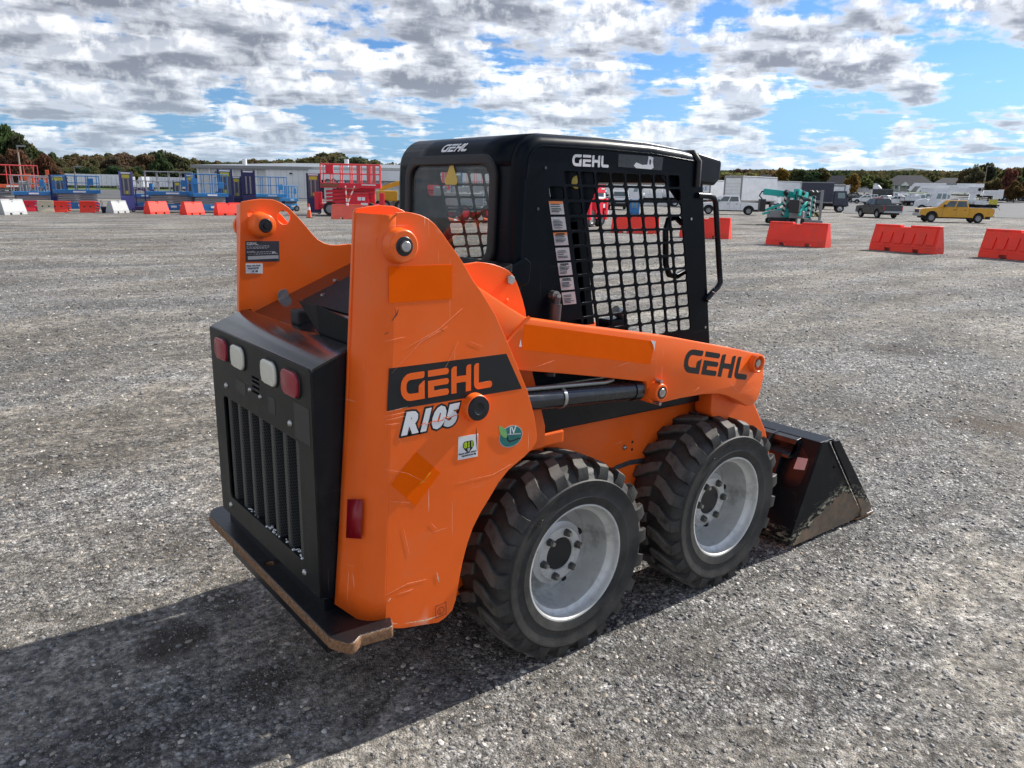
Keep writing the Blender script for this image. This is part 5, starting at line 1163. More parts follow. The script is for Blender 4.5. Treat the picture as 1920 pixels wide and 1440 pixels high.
# ------------------------------------------------------------------ vehicles
def face_quad(b, p00, p10, p11, p01, u0, u1, v0, v1, off):
    P_ = [Vector(p) for p in (p00, p10, p11, p01)]; n = (P_[1]-P_[0]).cross(P_[3]-P_[0]).normalized()*off
    f = lambda u, v: (P_[0]*(1-u)+P_[1]*u)*(1-v)+(P_[3]*(1-u)+P_[2]*u)*v
    q = [f(u0, v0), f(u1, v0), f(u1, v1), f(u0, v1)]; b.hexa([p-n*.2 for p in q], [p+n for p in q])
def arch(cx, cz, r, n=9): return [(cx-r*cos(pi*k/(n-1)), cz+r*sin(pi*k/(n-1))) for k in range(n)]
def pickup(label, px, py, col, turn, D=None, L=6.0, z=1.0, beacon=False, group='pickup trucks parked in the yard', chrome=True, rim=None, duals=False, win=None):
    """front points to -x"""
    t = thing('pickup_truck', label, 'pickup truck', gp(px, py) if D is None else on(px, D), vrz(px)+radians(turn), group); h = L/2; R = .40
    xf, xr = -h+1.05, h-1.25
    low = [(-h+.05, .62), (-h, .80), (-h+.03, 1.10), (-h+.25, 1.16), (-h+1.55, 1.25), (h*.33, 1.27), (h-.02, 1.24), (h, .70), (h-.06, .58)]
    low += [(xr+.5, .55)]+[(x, zz) for x, zz in arch(xr, .42, .48)][::-1]+[(xr-.5, .45), (xf+.5, .45)]+[(x, zz) for x, zz in arch(xf, .42, .48)][::-1]+[(xf-.5, .55)]
    b = MB(); b.prism(low, 'y', -.99, .99); b.build('body', col, t, None, .045, 2)
    bx('underbody', t, k_asp, -h+.3, h-.2, -.80, .80, .34, .95)
    bx('bed_well', t, k_dk, h*.36, h-.12, -.80, .80, 1.20, 1.283)
    B = [(-h+1.42, -.94, 1.245), (h*.33, -.94, 1.265), (h*.33, .94, 1.265), (-h+1.42, .94, 1.245)]; T = [(-h+2.25, -.76, 1.90), (h*.27, -.76, 1.90), (h*.27, .76, 1.90), (-h+2.25, .76, 1.90)]
    b = MB(); b.hexa(B, T); b.build('cab', col, t, None, .05, 3)
    wm = win or k_win
    for s_ in (0, 1):
        q = (B[0], B[1], T[1], T[0]) if s_ == 0 else (B[2], B[3], T[3], T[2])
        rng_ = ((.20, .53), (.58, .94)) if s_ == 0 else ((.06, .42), (.47, .80))
        for u0, u1 in rng_: b = MB(); face_quad(b, *q, u0, u1, .12, .86, .014); b.build('side_window', wm, t)
    b = MB(); face_quad(b, B[3], B[0], T[0], T[3], .06, .94, .10, .90, .014); b.build('windscreen', wm, t)
    b = MB(); face_quad(b, B[1], B[2], T[2], T[1], .08, .92, .15, .85, .014); b.build('rear_window', wm, t)
    bm_ = k_chr if chrome else k_asp
    bx('front_bumper', t, bm_, -h-.10, -h+.12, -.98, .98, .50, .78, .05); bx('rear_bumper', t, bm_, h-.08, h+.12, -.94, .94, .52, .72, .04)
    bx('grille', t, k_asp, -h-.02, -h+.02, -.62, .62, .80, 1.08, .01)
    for s_ in (-1, 1):
        bx('headlight', t, k_hl, -h-.015, -h+.10, s_*.80-.16, s_*.80+.16, .86, 1.06, .02); bx('tail_light', t, k_tl, h-.03, h+.012, s_*.92-.08, s_*.92+.06, .80, 1.14, .01)
        bx('wing_mirror', t, k_asp, -h+1.95, -h+2.08, s_*1.10-.10, s_*1.10+.10, 1.30, 1.54, .03)
        for x in (-h+2.95, h*.22): bx('door_handle', t, k_asp, x-.09, x+.09, s_*1.0-.012, s_*1.0+.012, 1.06, 1.11)
        for x in (-h+1.95, -h+3.12, h*.335): bx('door_gap', t, k_asp, x-.009, x+.009, s_*.985-.008, s_*.985+.008, .56, 1.24)
        for x in (xf, xr):
            ap = arch(x, .42, .56); ai = arch(x, .42, .475)
            b = MB(); b.prism(ap+ai[::-1], 'y', s_*.985-.012, s_*.985+.02); b.build('wheel_arch_trim', k_asp if not duals or x == xf else col, t)
    wheelset(t, (xf, xr), .84, R, .27, rim)
    if beacon:
        bx('beacon_bar', t, k_tl, -h+2.35, -h+2.55, -.5, .5, 1.905, 1.99, .02)
    return t
pickup('yellow crew cab pickup truck with chrome bumper, nearest on the right', 1784, 417, k_ypk, 17, L=6.3, duals=True).scale = (.80, .84, .86)
pickup('white crew cab pickup truck behind the loader grab rail', 1366, 402, k_wht, 3, L=6.3).scale = (.86, .86, .86)
pickup('black pickup truck seen from behind with a red light bar', 1645, 408, k_bpk, -62, L=5.6, beacon=True, chrome=True).scale = (.86, .86, .86)
pickup('white pickup truck with a yellow stripe seen from behind through the side mesh', 1120, 392, k_wht, 80, L=5.4, chrome=False)
pickup('white pickup truck seen front on through the side mesh', 1160, 393, k_wht, -82, L=5.6, chrome=False)
bx_ = [o for o in COL.objects if o.get('label', '').startswith('white pickup truck with a yellow')][0]
bx('yellow_stripe', bx_, k_ylab, 2.71, 2.735, -.9, .9, .76, .88)
def hub_truck(t, xs, R=.50, y=1.0): wheelset(t, xs, y, R, .3, k_chr)
def box_truck(label, px, D, turn=0.0, Lb=6.2, Hb=2.6, cab=k_wht, box=k_trl, z=1.0, lettering=False, group='box trucks in the yard', darkbox=False, flip=1, lift=True):
    """front to +x when flip = 1; the rear door faces the other end"""
    t = thing('box_truck', label, 'box truck', on(px, D), vrz(px)+radians(turn), group); f = flip; h = Lb/2
    X = lambda a, b_: (min(a*f, b_*f), max(a*f, b_*f))
    bx('frame', t, k_asp, -h, h+1.6, -.45, .45, .62, .95) if f > 0 else bx('frame', t, k_asp, -h-1.6, h, -.45, .45, .62, .95)
    bx('cargo_box', t, box, -h, h, -1.22, 1.22, z, z+Hb, .03)
    for s_ in (-1, 1): bx('roof_rail', t, k_gm, -h, h, s_*1.225-.01, s_*1.225+.01, z+Hb-.12, z+Hb-.04); bx('base_rail', t, k_gm, -h, h, s_*1.225-.01, s_*1.225+.01, z+.02, z+.12)
    xr = X(-h-.03, -h+.02); bx('rear_door', t, k_wht, xr[0], xr[1], -1.02, 1.02, z+.1, z+Hb-.25)
    xr = X(-h-.05, -h+.02)
    for y in (-1.12, 1.12): bx('door_frame', t, k_gm, xr[0], xr[1], y-.10, y+.10, z, z+Hb-.02)
    bx('door_header', t, k_gm, xr[0], xr[1], -1.02, 1.02, z+Hb-.25, z+Hb-.02)
    xr = X(-h-.045, -h+.02)
    for k in range(1, 6): bx('door_slat', t, k_gm, xr[0]+.005, xr[1], -1.02, 1.02, z+.1+k*.38, z+.115+k*.38)
    for s_ in (-1, 1): xr = X(-h-.06, -h+.02); bx('tail_light', t, k_tl, xr[0], xr[1], s_*1.0-.1, s_*1.0+.1, z-.22, z-.08)
    x0, x1 = h+.1, h+1.75
    B = [(x0*f, -1.05, .70), (x1*f, -1.05, .70), (x1*f, 1.05, .70), (x0*f, 1.05, .70)]; T = [(x0*f, -1.0, 2.35), ((x1-.35)*f, -1.0, 2.35), ((x1-.35)*f, 1.0, 2.35), (x0*f, 1.0, 2.35)]
    MB().hexa(B, T).build('cab', cab, t, None, .06, 2)
    b = MB(); face_quad(b, *((B[0], B[1], T[1], T[0]) if f > 0 else (B[1], B[0], T[0], T[1])), .30, .82, .52, .88, .016); b.build('side_window', k_winl, t)
    b = MB(); face_quad(b, *((B[1], B[2], T[2], T[1]) if f > 0 else (B[2], B[1], T[1], T[2])), .08, .92, .50, .90, .016); b.build('windscreen', k_win, t)
    for s_ in (-1, 1): xr = X(x1-.3, x1-.2); bx('wing_mirror', t, k_asp, xr[0], xr[1], s_*1.22-.1, s_*1.22+.1, 1.6, 2.0, .02)
    hub_truck(t, ((h+.85)*f, (-h+1.5)*f), .43)
    return t
tk = box_truck('white box truck with an open faced rear door beside the white pickup', 1408, 100, 58, 7.5, 2.85)
box_truck('white box truck right behind the teal cranes', 1462, 108, 40, 6.5, 2.5)
box_truck('dark navy cab box truck with a blue side beside the teal crane', 1532, 97, 4, 3.4, 2.3, k_navy, k_navy)
box_truck('white box truck with its plain door end to the right of the navy cab', 1552, 118, -62, 5.0, 2.3, flip=-1)
t2 = box_truck('white box truck with blue lettering on its rear door, behind the cab visor', 1338, 108, 60, 5.5, 2.5)
t3 = box_truck('white box truck with blue lettering, partly hidden by the loader visor', 1318, 112, 58, 5.5, 2.5)
for q in (t2, t3):
    link('door_lettering', text_mesh('door_lettering', 'Five S', .62, k_lbl, lambda u, v, w: (-2.75-.07-w, .80-u, 2.25+v), bold=.012, ext=.004), q)
    b = MB(); b.lathe([(.20, -2.825), (.26, -2.825)], (0, .60+.45, 2.45), 'x', 14); b.build('door_emblem', k_lbl, q)
def semi(label, px, D, turn=0.0, sleeper=True, col=k_wht, group='white semi tractors in the far row'):
    t = thing('semi_tractor', label, 'semi truck', on(px, D), vrz(px)+radians(turn), group)
    bx('frame', t, k_asp, -3.2, 3.2, -.45, .45, .6, .95)
    b = MB(); b.prism([(-3.2, .75), (-3.25, 1.2), (-3.0, 1.55), (-1.55, 1.85), (-1.55, .75)], 'y', -1.05, 1.05); b.build('hood', col, t, None, .08)
    b = MB(); b.prism([(-1.6, .75), (-1.6, 1.80), (-1.1, 2.75), (-.2, 3.75), (1.2, 3.85), (1.2, .75)], 'y', -1.2, 1.2); b.build('sleeper_cab', col, t, None, .08)
    b = MB(); b.add([(-1.55, -1.0, 1.92), (-1.55, 1.0, 1.92), (-1.13, .95, 2.66), (-1.13, -.95, 2.66), (-1.64, -1.0, 1.94), (-1.64, 1.0, 1.94), (-1.2, .95, 2.68), (-1.2, -.95, 2.68)], [(4, 5, 6, 7), (0, 1, 5, 4), (1, 2, 6, 5), (2, 3, 7, 6), (3, 0, 4, 7)]); b.build('windscreen', k_win, t)
    for s_ in (-1, 1): bx('side_window', t, k_win, -1.1, -.35, s_*1.2-.015, s_*1.2+.015, 1.95, 2.55); bx('headlight', t, k_hl, -3.2, -3.0, s_*.85-.16, s_*.85+.16, 1.0, 1.25)
    bx('grille', t, k_chr, -3.29, -3.2, -.55, .55, .85, 1.45); bx('bumper', t, k_chr, -3.45, -3.2, -1.1, 1.1, .45, .75, .04)
    hub_truck(t, (-2.3, 1.6, 2.75), .5); return t
def trailer(label, px, D, turn=0.0, L=13, H=2.7, col=k_trl, group='long white trailers', ribs=14):
    t = thing('semi_trailer', label, 'trailer', on(px, D), vrz(px)+radians(turn), group); h = L/2
    bx('box', t, col, -h, h, -1.28, 1.28, 1.15, 1.15+H, .03)
    for k in range(ribs):
        x = -h+.3+(L-.6)*k/(ribs-1); bx('wall_post', t, k_gm, x-.03, x+.03, -1.30, -1.275, 1.2, 1.1+H)
    bx('floor_rail', t, k_gm, -h, h, -1.30, -1.275, 1.08, 1.2); bx('landing_gear', t, k_asp, -h+2.6, -h+2.8, -.9, .9, 0, 1.15); hub_truck(t, (h-1.2, h-2.4), .5)
    return t
def at_z(px, py, D): p = on(px, D); return p
trailer('long white trailer with ribbed side in front of the trees at the left', 188, 265, -6, 17.5, 3.2)
semi('white truck just right of the long white trailer', 244, 262, 20)
semi('white truck front on in the gap left of the slim railed blue lift', 270, 250, -60, group='white semi tractors behind the blue lifts')
trailer('white trailer seen behind the rails of the blue scissor lift', 318, 258, 4, 11, 2.8)
semi('white truck at the right end of the trailers, beside the warehouse corner', 352, 250, 8, group='white semi tractors behind the blue lifts')
semi('white semi truck front on, leftmost of the far right row', 1580, 262, -50)
semi('white semi truck behind the leftmost one of the far right row', 1594, 285, -48)
trailer('white trailer between the semi trucks of the far right row', 1622, 290, 8, 10, 2.9)
semi('white semi truck right of the trailer in the far right row', 1646, 280, 172)
pickup('dark pickup truck parked under the white trailer of the far row', 1600, 215, k_bpk, -50, D=215, group='pickup trucks in the far row', chrome=False)
pickup('dark van like pickup truck at the front of the far row', 1616, 205, k_dk, -40, D=205, group='pickup trucks in the far row', chrome=False)
pickup('white pickup truck in the far row left of the black box truck', 1640, 215, k_wht, 12, D=215, group='pickup trucks in the far row', chrome=False)
box_truck('black box truck in the far row with a white cab', 1655, 235, 10, 5.0, 2.2, k_wht, k_bpk, group='trucks in the far row')
for i, (px, D, lab) in enumerate(((1680, 255, 'white utility truck in the far row left of the long bucket truck'), (1697, 240, 'white utility truck with black wheels below the dark roofed house'), (1722, 225, 'white utility truck just left of the bucket truck cab'))):
    box_truck(lab, px, D, 14-6*i, 3.0, 1.3, k_wht, k_trl, group='white utility trucks in the far row')
for i, (px, D, lab, k) in enumerate(((1664, 190, 'white van parked end on in the far row behind the black pickup', 0), (1676, 185, 'white flatbed truck in the far row beside the end on van', 1), (1689, 180, 'white truck with a rounded cab in the far row, nearest the bucket truck', 0), (1708, 178, 'white utility truck directly left of the bucket truck hood', 1), (1560, 205, 'white truck behind the navy cab box truck', 0), (1628, 196, 'white van left of the black box truck in the far row', 0))):
    if k: box_truck(lab, px, D, 20, 2.6, .9, k_wht, k_trl, z=.95, group='white work trucks in the far row')
    else: pickup(lab, px, D, k_wht, -35+7*i, D=D, group='white work trucks in the far row', chrome=False)
for i, (px, D, lab, tr) in enumerate(((564, 178, 'red and white pickup truck in front of the warehouse, left one', 60), (572, 168, 'dark red pickup truck in front of the warehouse, right one', 66))):
    pickup(lab, px, D and 372, (k_lr, k_wht)[i], tr, D=D, group='pickup trucks by the warehouse', chrome=False)
def bucket_truck(label, px, D, turn=0.0, flip=1, raised=False, group='white bucket trucks'):
    """cab at -x"""
    t = thing('bucket_truck', label, 'bucket truck', on(px, D), vrz(px)+radians(turn), group)
    bx('frame', t, k_asp, -4.6, 5.2, -.5, .5, .75, 1.1)
    b = MB(); b.prism([(-5.2, .75), (-5.25, 1.3), (-4.9, 1.65), (-3.7, 1.9), (-3.7, .75)], 'y', -1.1, 1.1); b.build('hood', k_wht, t, None, .08)
    B = [(-3.75, -1.15, .8), (-1.2, -1.15, .8), (-1.2, 1.15, .8), (-3.75, 1.15, .8)]; T = [(-3.0, -1.05, 2.75), (-1.2, -1.05, 2.75), (-1.2, 1.05, 2.75), (-3.0, 1.05, 2.75)]
    MB().hexa(B, T).build('cab', k_wht, t, None, .07, 2)
    for u0, u1 in ((.36, .62), (.70, .92)): b = MB(); face_quad(b, B[0], B[1], T[1], T[0], u0, u1, .55, .90, .015); b.build('side_window', k_winl, t)
    b = MB(); face_quad(b, B[3], B[0], T[0], T[3], .06, .94, .55, .92, .015); b.build('windscreen', k_win, t)
    for i, (x0, x1) in enumerate(((-1.0, .2), (.3, 1.4), (2.2, 3.6))): bx('tool_bin', t, k_wht, x0, x1, -1.2, 1.2, 1.1, 1.75+.1*(i % 2), .03)
    bx('deck', t, k_asp, 1.4, 5.2, -1.2, 1.2, 1.1, 1.2); bx('pedestal', t, k_wht, 1.5, 2.3, -.5, .5, 1.2, 2.7, .05); bx('turret', t, k_trl, 1.3, 2.9, -.6, .6, 2.7, 3.6, .06)
    if raised:
        b = MB(); b.beam((2.4, -.2, 3.2), (-7.5, -.2, 5.0), .45, .5); b.build('lower_boom', k_wht, t, None, .03); b = MB(); b.beam((2.4, .35, 3.4), (-9.5, .35, 6.3), .35, .42); b.build('upper_boom', k_trl, t, None, .03)
        b = MB(); b.cyl((-8.0, -.2, 4.4), (-8.0, -.2, 5.4), .35, n=12); b.build('bucket', k_wht, t, 40)
    else:
        b = MB(); b.beam((2.6, -.3, 3.15), (-4.6, -.3, 2.95), .42, .5); b.build('lower_boom', k_trl, t, None, .03); b = MB(); b.beam((3.1, .25, 3.75), (-5.6, .25, 3.75), .42, .46); b.build('upper_boom', k_wht, t, None, .03)
        b = MB(); b.beam((-5.5, .25, 3.75), (-6.1, .25, 2.9), .35, .4); b.build('boom_tip', k_wht, t, None, .03); bx('insulator', t, k_gm, -1.5, -.2, .0, .5, 3.76, 3.99); bx('rear_bucket', t, k_wht, 3.1, 5.0, -.5, .5, 2.5, 3.1, .06); bx('bucket_shell', t, k_wht, 4.9, 5.5, -.45, .45, 2.0, 3.2, .05)
        b = MB(); b.cyl((2.6, -.65, 3.2), (2.6, -.62, 3.2), .22, n=14); b.build('boom_hinge', k_asp, t, 40)
        bx('winch', t, k_ylab, 4.3, 4.9, -1.15, -.6, 1.2, 1.9, .03)
    for x in (-4.2, 3.1): hub_truck(t, (x,), .52, 1.0)
    b = MB(); b.tube([(4.9, -1.0, 1.1), (5.3, -1.25, .5)], .08, 6); b.build('outrigger', k_wht, t)
    return t
bucket_truck('white bucket truck with its boom folded along the top behind the yellow pickup', 1797, 118, 3).scale = (.92, .92, .92)
bucket_truck('white bucket truck parked behind the nearer one, boom folded', 1800, 134, 6).scale = (.9, .9, .9)
bucket_truck('white bucket truck with raised booms seen through the loader side mesh', 1222, 112, 6, raised=True)
bucket_truck('white bucket truck half hidden behind the mesh left of the raised booms', 1135, 135, 40)
semi('dark green truck far off at the right edge before the trees', 1904, 270, 10, col=flat('truck_green', (.01, .06, .06), .4), group='trucks by the right hand trees')
# teal spider cranes
def spider(label, px, py, turn, k=1.0):
    t = thing('spider_crane', label, 'crane', gp(px, py), vrz(px)+radians(turn), 'teal tracked spider cranes')
    for s_ in (-1, 1): b = MB(); b.prism(rnd([(-.8, .05, .15), (.8, .05, .15), (.8, .42, .18), (-.8, .42, .18)]), 'y', s_*.42-.12, s_*.42+.12); b.build('track', k_asp, t, None, .02)
    bx('body', t, k_gm, -.75, .6, -.42, .42, .40, .85, .05); bx('cover', t, k_tea, -.05, .5, -.46, -.1, .45, .95, .04); bx('engine_cover', t, k_dk, .35, .75, -.35, .35, .5, 1.35, .05)
    b = MB(); b.beam((-1.15, 0, 1.95), (.9, 0, 1.75), .32, .36); b.build('boom', k_tea, t, None, .03)
    b = MB(); b.beam((-1.0, -.25, .85), (.25, -.30, 1.35), .12, .14); b.build('outrigger_arm', k_tea, t); b = MB(); b.beam((-1.15, -.28, .62), (.2, -.32, 1.02), .10, .12); b.build('outrigger_arm', k_tea, t)
    b = MB(); b.beam((.75, -.4, 1.7), (.35, -.5, .45), .16, .2); b.build('outrigger_arm', k_tea, t)
    for x in (.0, .95): b = MB(); b.beam((x, -.52, .55), (x+.08, -.50, 1.75), .13, .13); b.build('striped_leg', k_haz, t)
    for x in (.0, .95): b = MB(); b.cyl((x+.05, -.60, 1.85), (x+.12, -.50, 1.95), .16, n=14); b.build('leg_foot', k_dk, t, 40)
    b = MB(); b.beam((.2, .1, .8), (.45, .1, 2.0), .18, .22); b.build('mast', k_gm, t); bx('counterweight', t, k_dk, -1.35, -1.0, -.3, .3, .75, 1.5, .04)
    b = MB(); b.tube([(-1.2, -.05, 1.5), (-1.38, -.05, 1.7), (-1.25, -.05, 1.95), (-1.05, -.05, 1.98)], .04, 6); b.build('hose', k_asp, t)
    return t
spider('teal spider crane on black tracks, left one behind the red barrier', 1462, 421, 12)
spider('teal spider crane behind the red barrier, right one with striped legs', 1497, 422, 74)
t = thing('lift_frame', 'grey upright lift frame with a yellow striped step right of the teal cranes', 'lift', gp(1526, 420), vrz(1526))
for x in (-.35, .3): bx('post', t, k_gm, x-.09, x+.09, -.1, .1, .25, 2.1, .02)
for z in (.9, 1.4, 2.0): bx('cross_bar', t, k_gm, -.26, .21, -.04, .04, z, z+.07)
bx('striped_step', t, k_hazy, -.55, .25, -.32, -.13, .45, .72, .02); bx('base', t, k_gm, -.6, .5, -.4, .4, .05, .25, .03)
# ------------------------------------------------------------------ warehouse, houses, poles
wa = on(371, 132); wb = on(930, 118); d_ = (wb-wa); Lw = d_.length; rz = atan2(d_.y, d_.x)
t = thing('warehouse', 'long low white metal warehouse with a grey roof behind the lifts', 'warehouse', wa, rz)
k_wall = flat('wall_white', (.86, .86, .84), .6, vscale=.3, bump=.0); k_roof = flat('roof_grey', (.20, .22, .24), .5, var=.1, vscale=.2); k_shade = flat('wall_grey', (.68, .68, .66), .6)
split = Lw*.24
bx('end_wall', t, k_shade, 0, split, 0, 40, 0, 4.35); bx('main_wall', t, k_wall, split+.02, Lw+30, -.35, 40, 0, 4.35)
b = MB(); b.prism([(-.6, 4.36), (-.6, 4.62), (40.5, 6.3), (40.5, 6.0)], 'x', -.6, Lw+30); b.build('roof', k_roof, t)
bx('eave_trim', t, k_gm, -.62, Lw+30, -.66, -.61, 4.2, 4.60)
for k in range(6): x = split*(k+.15)/6; bx('pilaster', t, k_wall, x-.12, x+.12, -.16, -.002, 0, 4.3)
for x in np.arange(split+.6, Lw+29, .9): bx('wall_seam', t, k_shade, x-.03, x+.03, -.372, -.352, 0, 4.3)
x0 = Lw*.40; bx('canopy', t, k_wall, x0, Lw+10, -2.2, -.36, 2.75, 4.15, .02)
for x in (split*.3, split*.75, split+4, x0+11): bx('wall_lamp', t, k_dk, x-.15, x+.15, -.7, -.36, 3.5, 3.7)
bx('door', t, k_dk, split+6.5, split+9, -.39, -.353, 0, 2.9)
for x, h_ in ((split*.45, .9), (Lw*.47, 1.1)): MB().cyl((x, 6, 4.8), (x, 6, 4.9+h_), .35, n=12).build('roof_vent', k_wht, t, 40)
k_tile = flat('roof_dark', (.035, .035, .042), .8, var=.2, vscale=.5); k_hwall = flat('house_wall', (.40, .40, .38), .7)
def house(label, px, D, Wd, dep, He, Hr, gable=False):
    t = thing('house', label, 'house', on(px, D), vrz(px), 'dark roofed houses behind the trucks'); h = Wd/2
    bx('wall', t, k_hwall, -h, h, 0, dep, 0, He)
    r_ = min(h*.55, dep*.45); B = [(-h-.6, -.6, He), (h+.6, -.6, He), (h+.6, dep+.6, He), (-h-.6, dep+.6, He)]; T = [(-h+r_, dep*.48, Hr), (h-r_, dep*.48, Hr), (h-r_, dep*.52, Hr), (-h+r_, dep*.52, Hr)]
    MB().hexa(B, T).build('roof', k_tile, t)
    if gable:
        MB().prism([(-h*.12-1.6, He-.2), (-h*.12, He+1.3), (-h*.12+1.6, He-.2)], 'y', -1.6, -.4).build('gable', k_wht, t)
        for x in (-h*.12-1.9, -h*.12+1.9): bx('porch_post', t, k_wht, x-.15, x+.15, -1.5, -1.2, 0, He-.3)
    for k in range(5):
        x = -h+1.2+(Wd-2.4)*k/4; w_ = bx('window', t, k_wht, x-.7, x+.7, -.06, .0, .9, 2.5); bx('pane', w_, k_win, x-.55, x+.55, -.08, -.055, 1.05, 2.35)
    return t
house('long dark roofed house with a white gabled porch behind the truck row', 1703, 350, 19, 12, 2.5, 6.4, True)
house('dark hip roofed house behind the bucket truck boom', 1787, 345, 17, 12, 2.2, 5.6)
house('dark roofed house half hidden behind the orange tree', 1566, 350, 12, 9, 2.0, 6.0)
house('dark roofed house between the pale green bushes and the round trees', 1434, 350, 9, 9, 2.4, 6.0)
def pole(label, px, D, H, lamp=True):
    t = thing('light_pole', label, 'light pole', on(px, D), vrz(px), 'yard light poles')
    MB().cyl((0, 0, 0), (0, 0, H), .13, .08, 8).build('shaft', flat('pole_wood', (.32, .27, .20), .8), t, 40)
    if lamp: bx('lamp_head', t, k_gm, -.1, .9, -.15, .15, H-.12, H+.06)
    return t
pole('tall light pole in front of the red maple at the far left', 42, 118, 6.0); pole('thin pole right of the tall light pole at the far left', 68, 135, 4.6, False); pole('short light pole at the left end of the long white trailer', 143, 135, 4.0); pole('thin pole before the dark trees right of the bucket truck', 1845, 250, 9.5)
# ------------------------------------------------------------------ trees
def leaf_shader(t, c):
    out = [n for n in t.n if n.type == 'OUTPUT_MATERIAL'][0]
    df = t.node('ShaderNodeBsdfDiffuse'); tr = t.node('ShaderNodeBsdfTranslucent'); mx = t.node('ShaderNodeMixShader'); mx.inputs[0].default_value = .45
    t.put(df.inputs[0], c); t.put(tr.inputs[0], c); t.l.new(df.outputs[0], mx.inputs[1]); t.l.new(tr.outputs[0], mx.inputs[2]); t.l.new(mx.outputs[0], out.inputs[0])
def leaf_mat():
    m = bpy.data.materials.new('foliage'); m.use_nodes = True; t = NT(m.node_tree); b = t.n['Principled BSDF']
    oi = t.node('ShaderNodeObjectInfo'); v = t.node('ShaderNodeTexCoord').outputs['Object']
    n = t.noise(v, .9, 3, .6); n2 = t.noise(v, .35, 2, .5); k = t.step(n, .25, .75, .65, 1.4)
    c = t.mix(1.0, oi.outputs['Color'], t.comb(k, k, k), 'MULTIPLY'); c = t.mix(t.math('MULTIPLY', t.step(n2, .5, .7), .35), c, (.11, .065, .018))
    leaf_shader(t, c); return m
m_leaf_ = leaf_mat(); m_bark = flat('bark', (.07, .055, .042), .9)
def crown_mesh(seed, n=3600, tall=1.0, leaf=.044):
    """unit crown: about 1 wide, base at z 0.12, top at z 1"""
    rg = np.random.RandomState(seed); L_ = []
    for k in range(11):
        z = rg.uniform(.30, .86); rad = .40*sqrt(max(1-((z-.52)/.50)**2, .08)); a = rg.uniform(0, 2*pi); q = rg.uniform(.2, 1)*rad
        L_.append((q*cos(a), q*sin(a), z, rg.uniform(.12, .21)))
    L_.append((0, 0, .58, .30)); pts = []
    per = n//len(L_)+1
    for (x, y, z, r) in L_:
        d = rg.normal(size=(per, 3)); d /= np.linalg.norm(d, axis=1)[:, None]; rr = r*rg.uniform(.55, 1.08, size=(per, 1)); pts.append(np.array([x, y, z])+d*rr*np.array([1, 1, .85]))
    pts = np.vstack(pts)[:n]; pts[:, 2] = np.clip(pts[:, 2], .10, None)
    u = rg.normal(size=(n, 3)); u /= np.linalg.norm(u, axis=1)[:, None]; w = np.cross(u, rg.normal(size=(n, 3))); w /= np.linalg.norm(w, axis=1)[:, None]
    s = leaf*rg.uniform(.5, 1.15, size=(n, 1)); q = np.stack([pts-u*s-w*s*.6, pts+u*s*.9-w*s*.7, pts+u*s+w*s*.6, pts-u*s*.8+w*s*.7], 1).reshape(-1, 3)
    me = bpy.data.meshes.new('crown'); me.from_pydata(q.tolist(), [], [(4*i, 4*i+1, 4*i+2, 4*i+3) for i in range(n)]); me.materials.append(m_leaf_); return me
CR = [crown_mesh(s) for s in range(8)]
SP = [crown_mesh(20+s, 700, leaf=.038) for s in range(3)]
def trunk_mesh(seed):
    rg = random.Random(seed); b = MB(); b.tube([(0, 0, -.02), (.008, 0, .2), (0, .01, .45), (.01, 0, .75)], [.028, .022, .016, .006], 7)
    for k in range(6):
        a = rg.uniform(0, 6.28); z = rg.uniform(.22, .5); b.tube([(0, 0, z), (.12*cos(a), .12*sin(a), z+.12), (.24*cos(a), .24*sin(a), z+.26+rg.uniform(0, .08))], [.012, .008, .003], 5, False)
    return b.mesh('trunk', m_bark, 60)
TR = [trunk_mesh(s) for s in range(4)]
GREEN = (.062, .085, .032); DKG = (.042, .066, .030); OLIVE = (.108, .100, .044); BROWN = (.118, .088, .050); RUST = (.155, .072, .046); ORNG = (.26, .115, .035); MAROON = (.125, .052, .044); YGRN = (.17, .18, .05); PALE = (.14, .135, .075)
def tree(label, px, D, ytop, col, wide=.8, group=None, sparse=False, name='tree'):
    loc = on(px, D); top = at(px, ytop, D).z; H = max(top-loc.z, 1.5)/.98
    t = thing(name, label, 'tree', loc, random.uniform(0, 6.28), group); w = H*wide
    j = [random.uniform(.85, 1.18) for _ in range(3)]
    c = link('crown', random.choice(SP if sparse else CR), t); c.scale = (w, w*random.uniform(.85, 1.1), H); mu = (.086, .080, .042); c.color = (*[(q*.68+m_*.32)*jj*1.25 for q, m_, jj in zip(col, mu, j)], 1)
    k = link('trunk', random.choice(TR), t); k.scale = (H*.9, H*.9, H)
    return t
rg = random.Random(11)
def row(n, x0, x1, D0, D1, top, cols, label, group, wide=(.7, 1.05), jit=4, sparse=.0, clean=False):
    for i in range(n):
        px = x0+(x1-x0)*(i+.5+rg.uniform(-.4, .4))/n; y = float(np.interp(px, [q[0] for q in top], [q[1] for q in top]))+rg.uniform(-1, 1)*jit
        col, cn = rg.choice(cols); tree(label.replace('*', cn), px, rg.uniform(D0, D1), y, col, rg.uniform(*wide), group, rg.random() < sparse)
G = (DKG, 'dark green'); G2 = (GREEN, 'green'); O = (OLIVE, 'olive green'); B_ = (BROWN, 'brownish'); R_ = (RUST, 'rust red'); M_ = (MAROON, 'maroon')
left = [(-80, 228), (0, 241), (20, 250), (45, 264), (70, 277), (90, 288), (110, 296), (140, 300)]
row(20, -110, 95, 138, 172, left, [G, G, G2, O], '* tree of the tall wood at the far left', 'tall wood at the far left', (.55, .8), 3)
row(16, -100, 120, 128, 140, [(-100, 292), (0, 290), (40, 300), (80, 312), (120, 320)], [B_, O, R_, G], '* lower tree at the foot of the tall left wood', 'lower trees at the foot of the left wood', (.7, 1.0), 6)
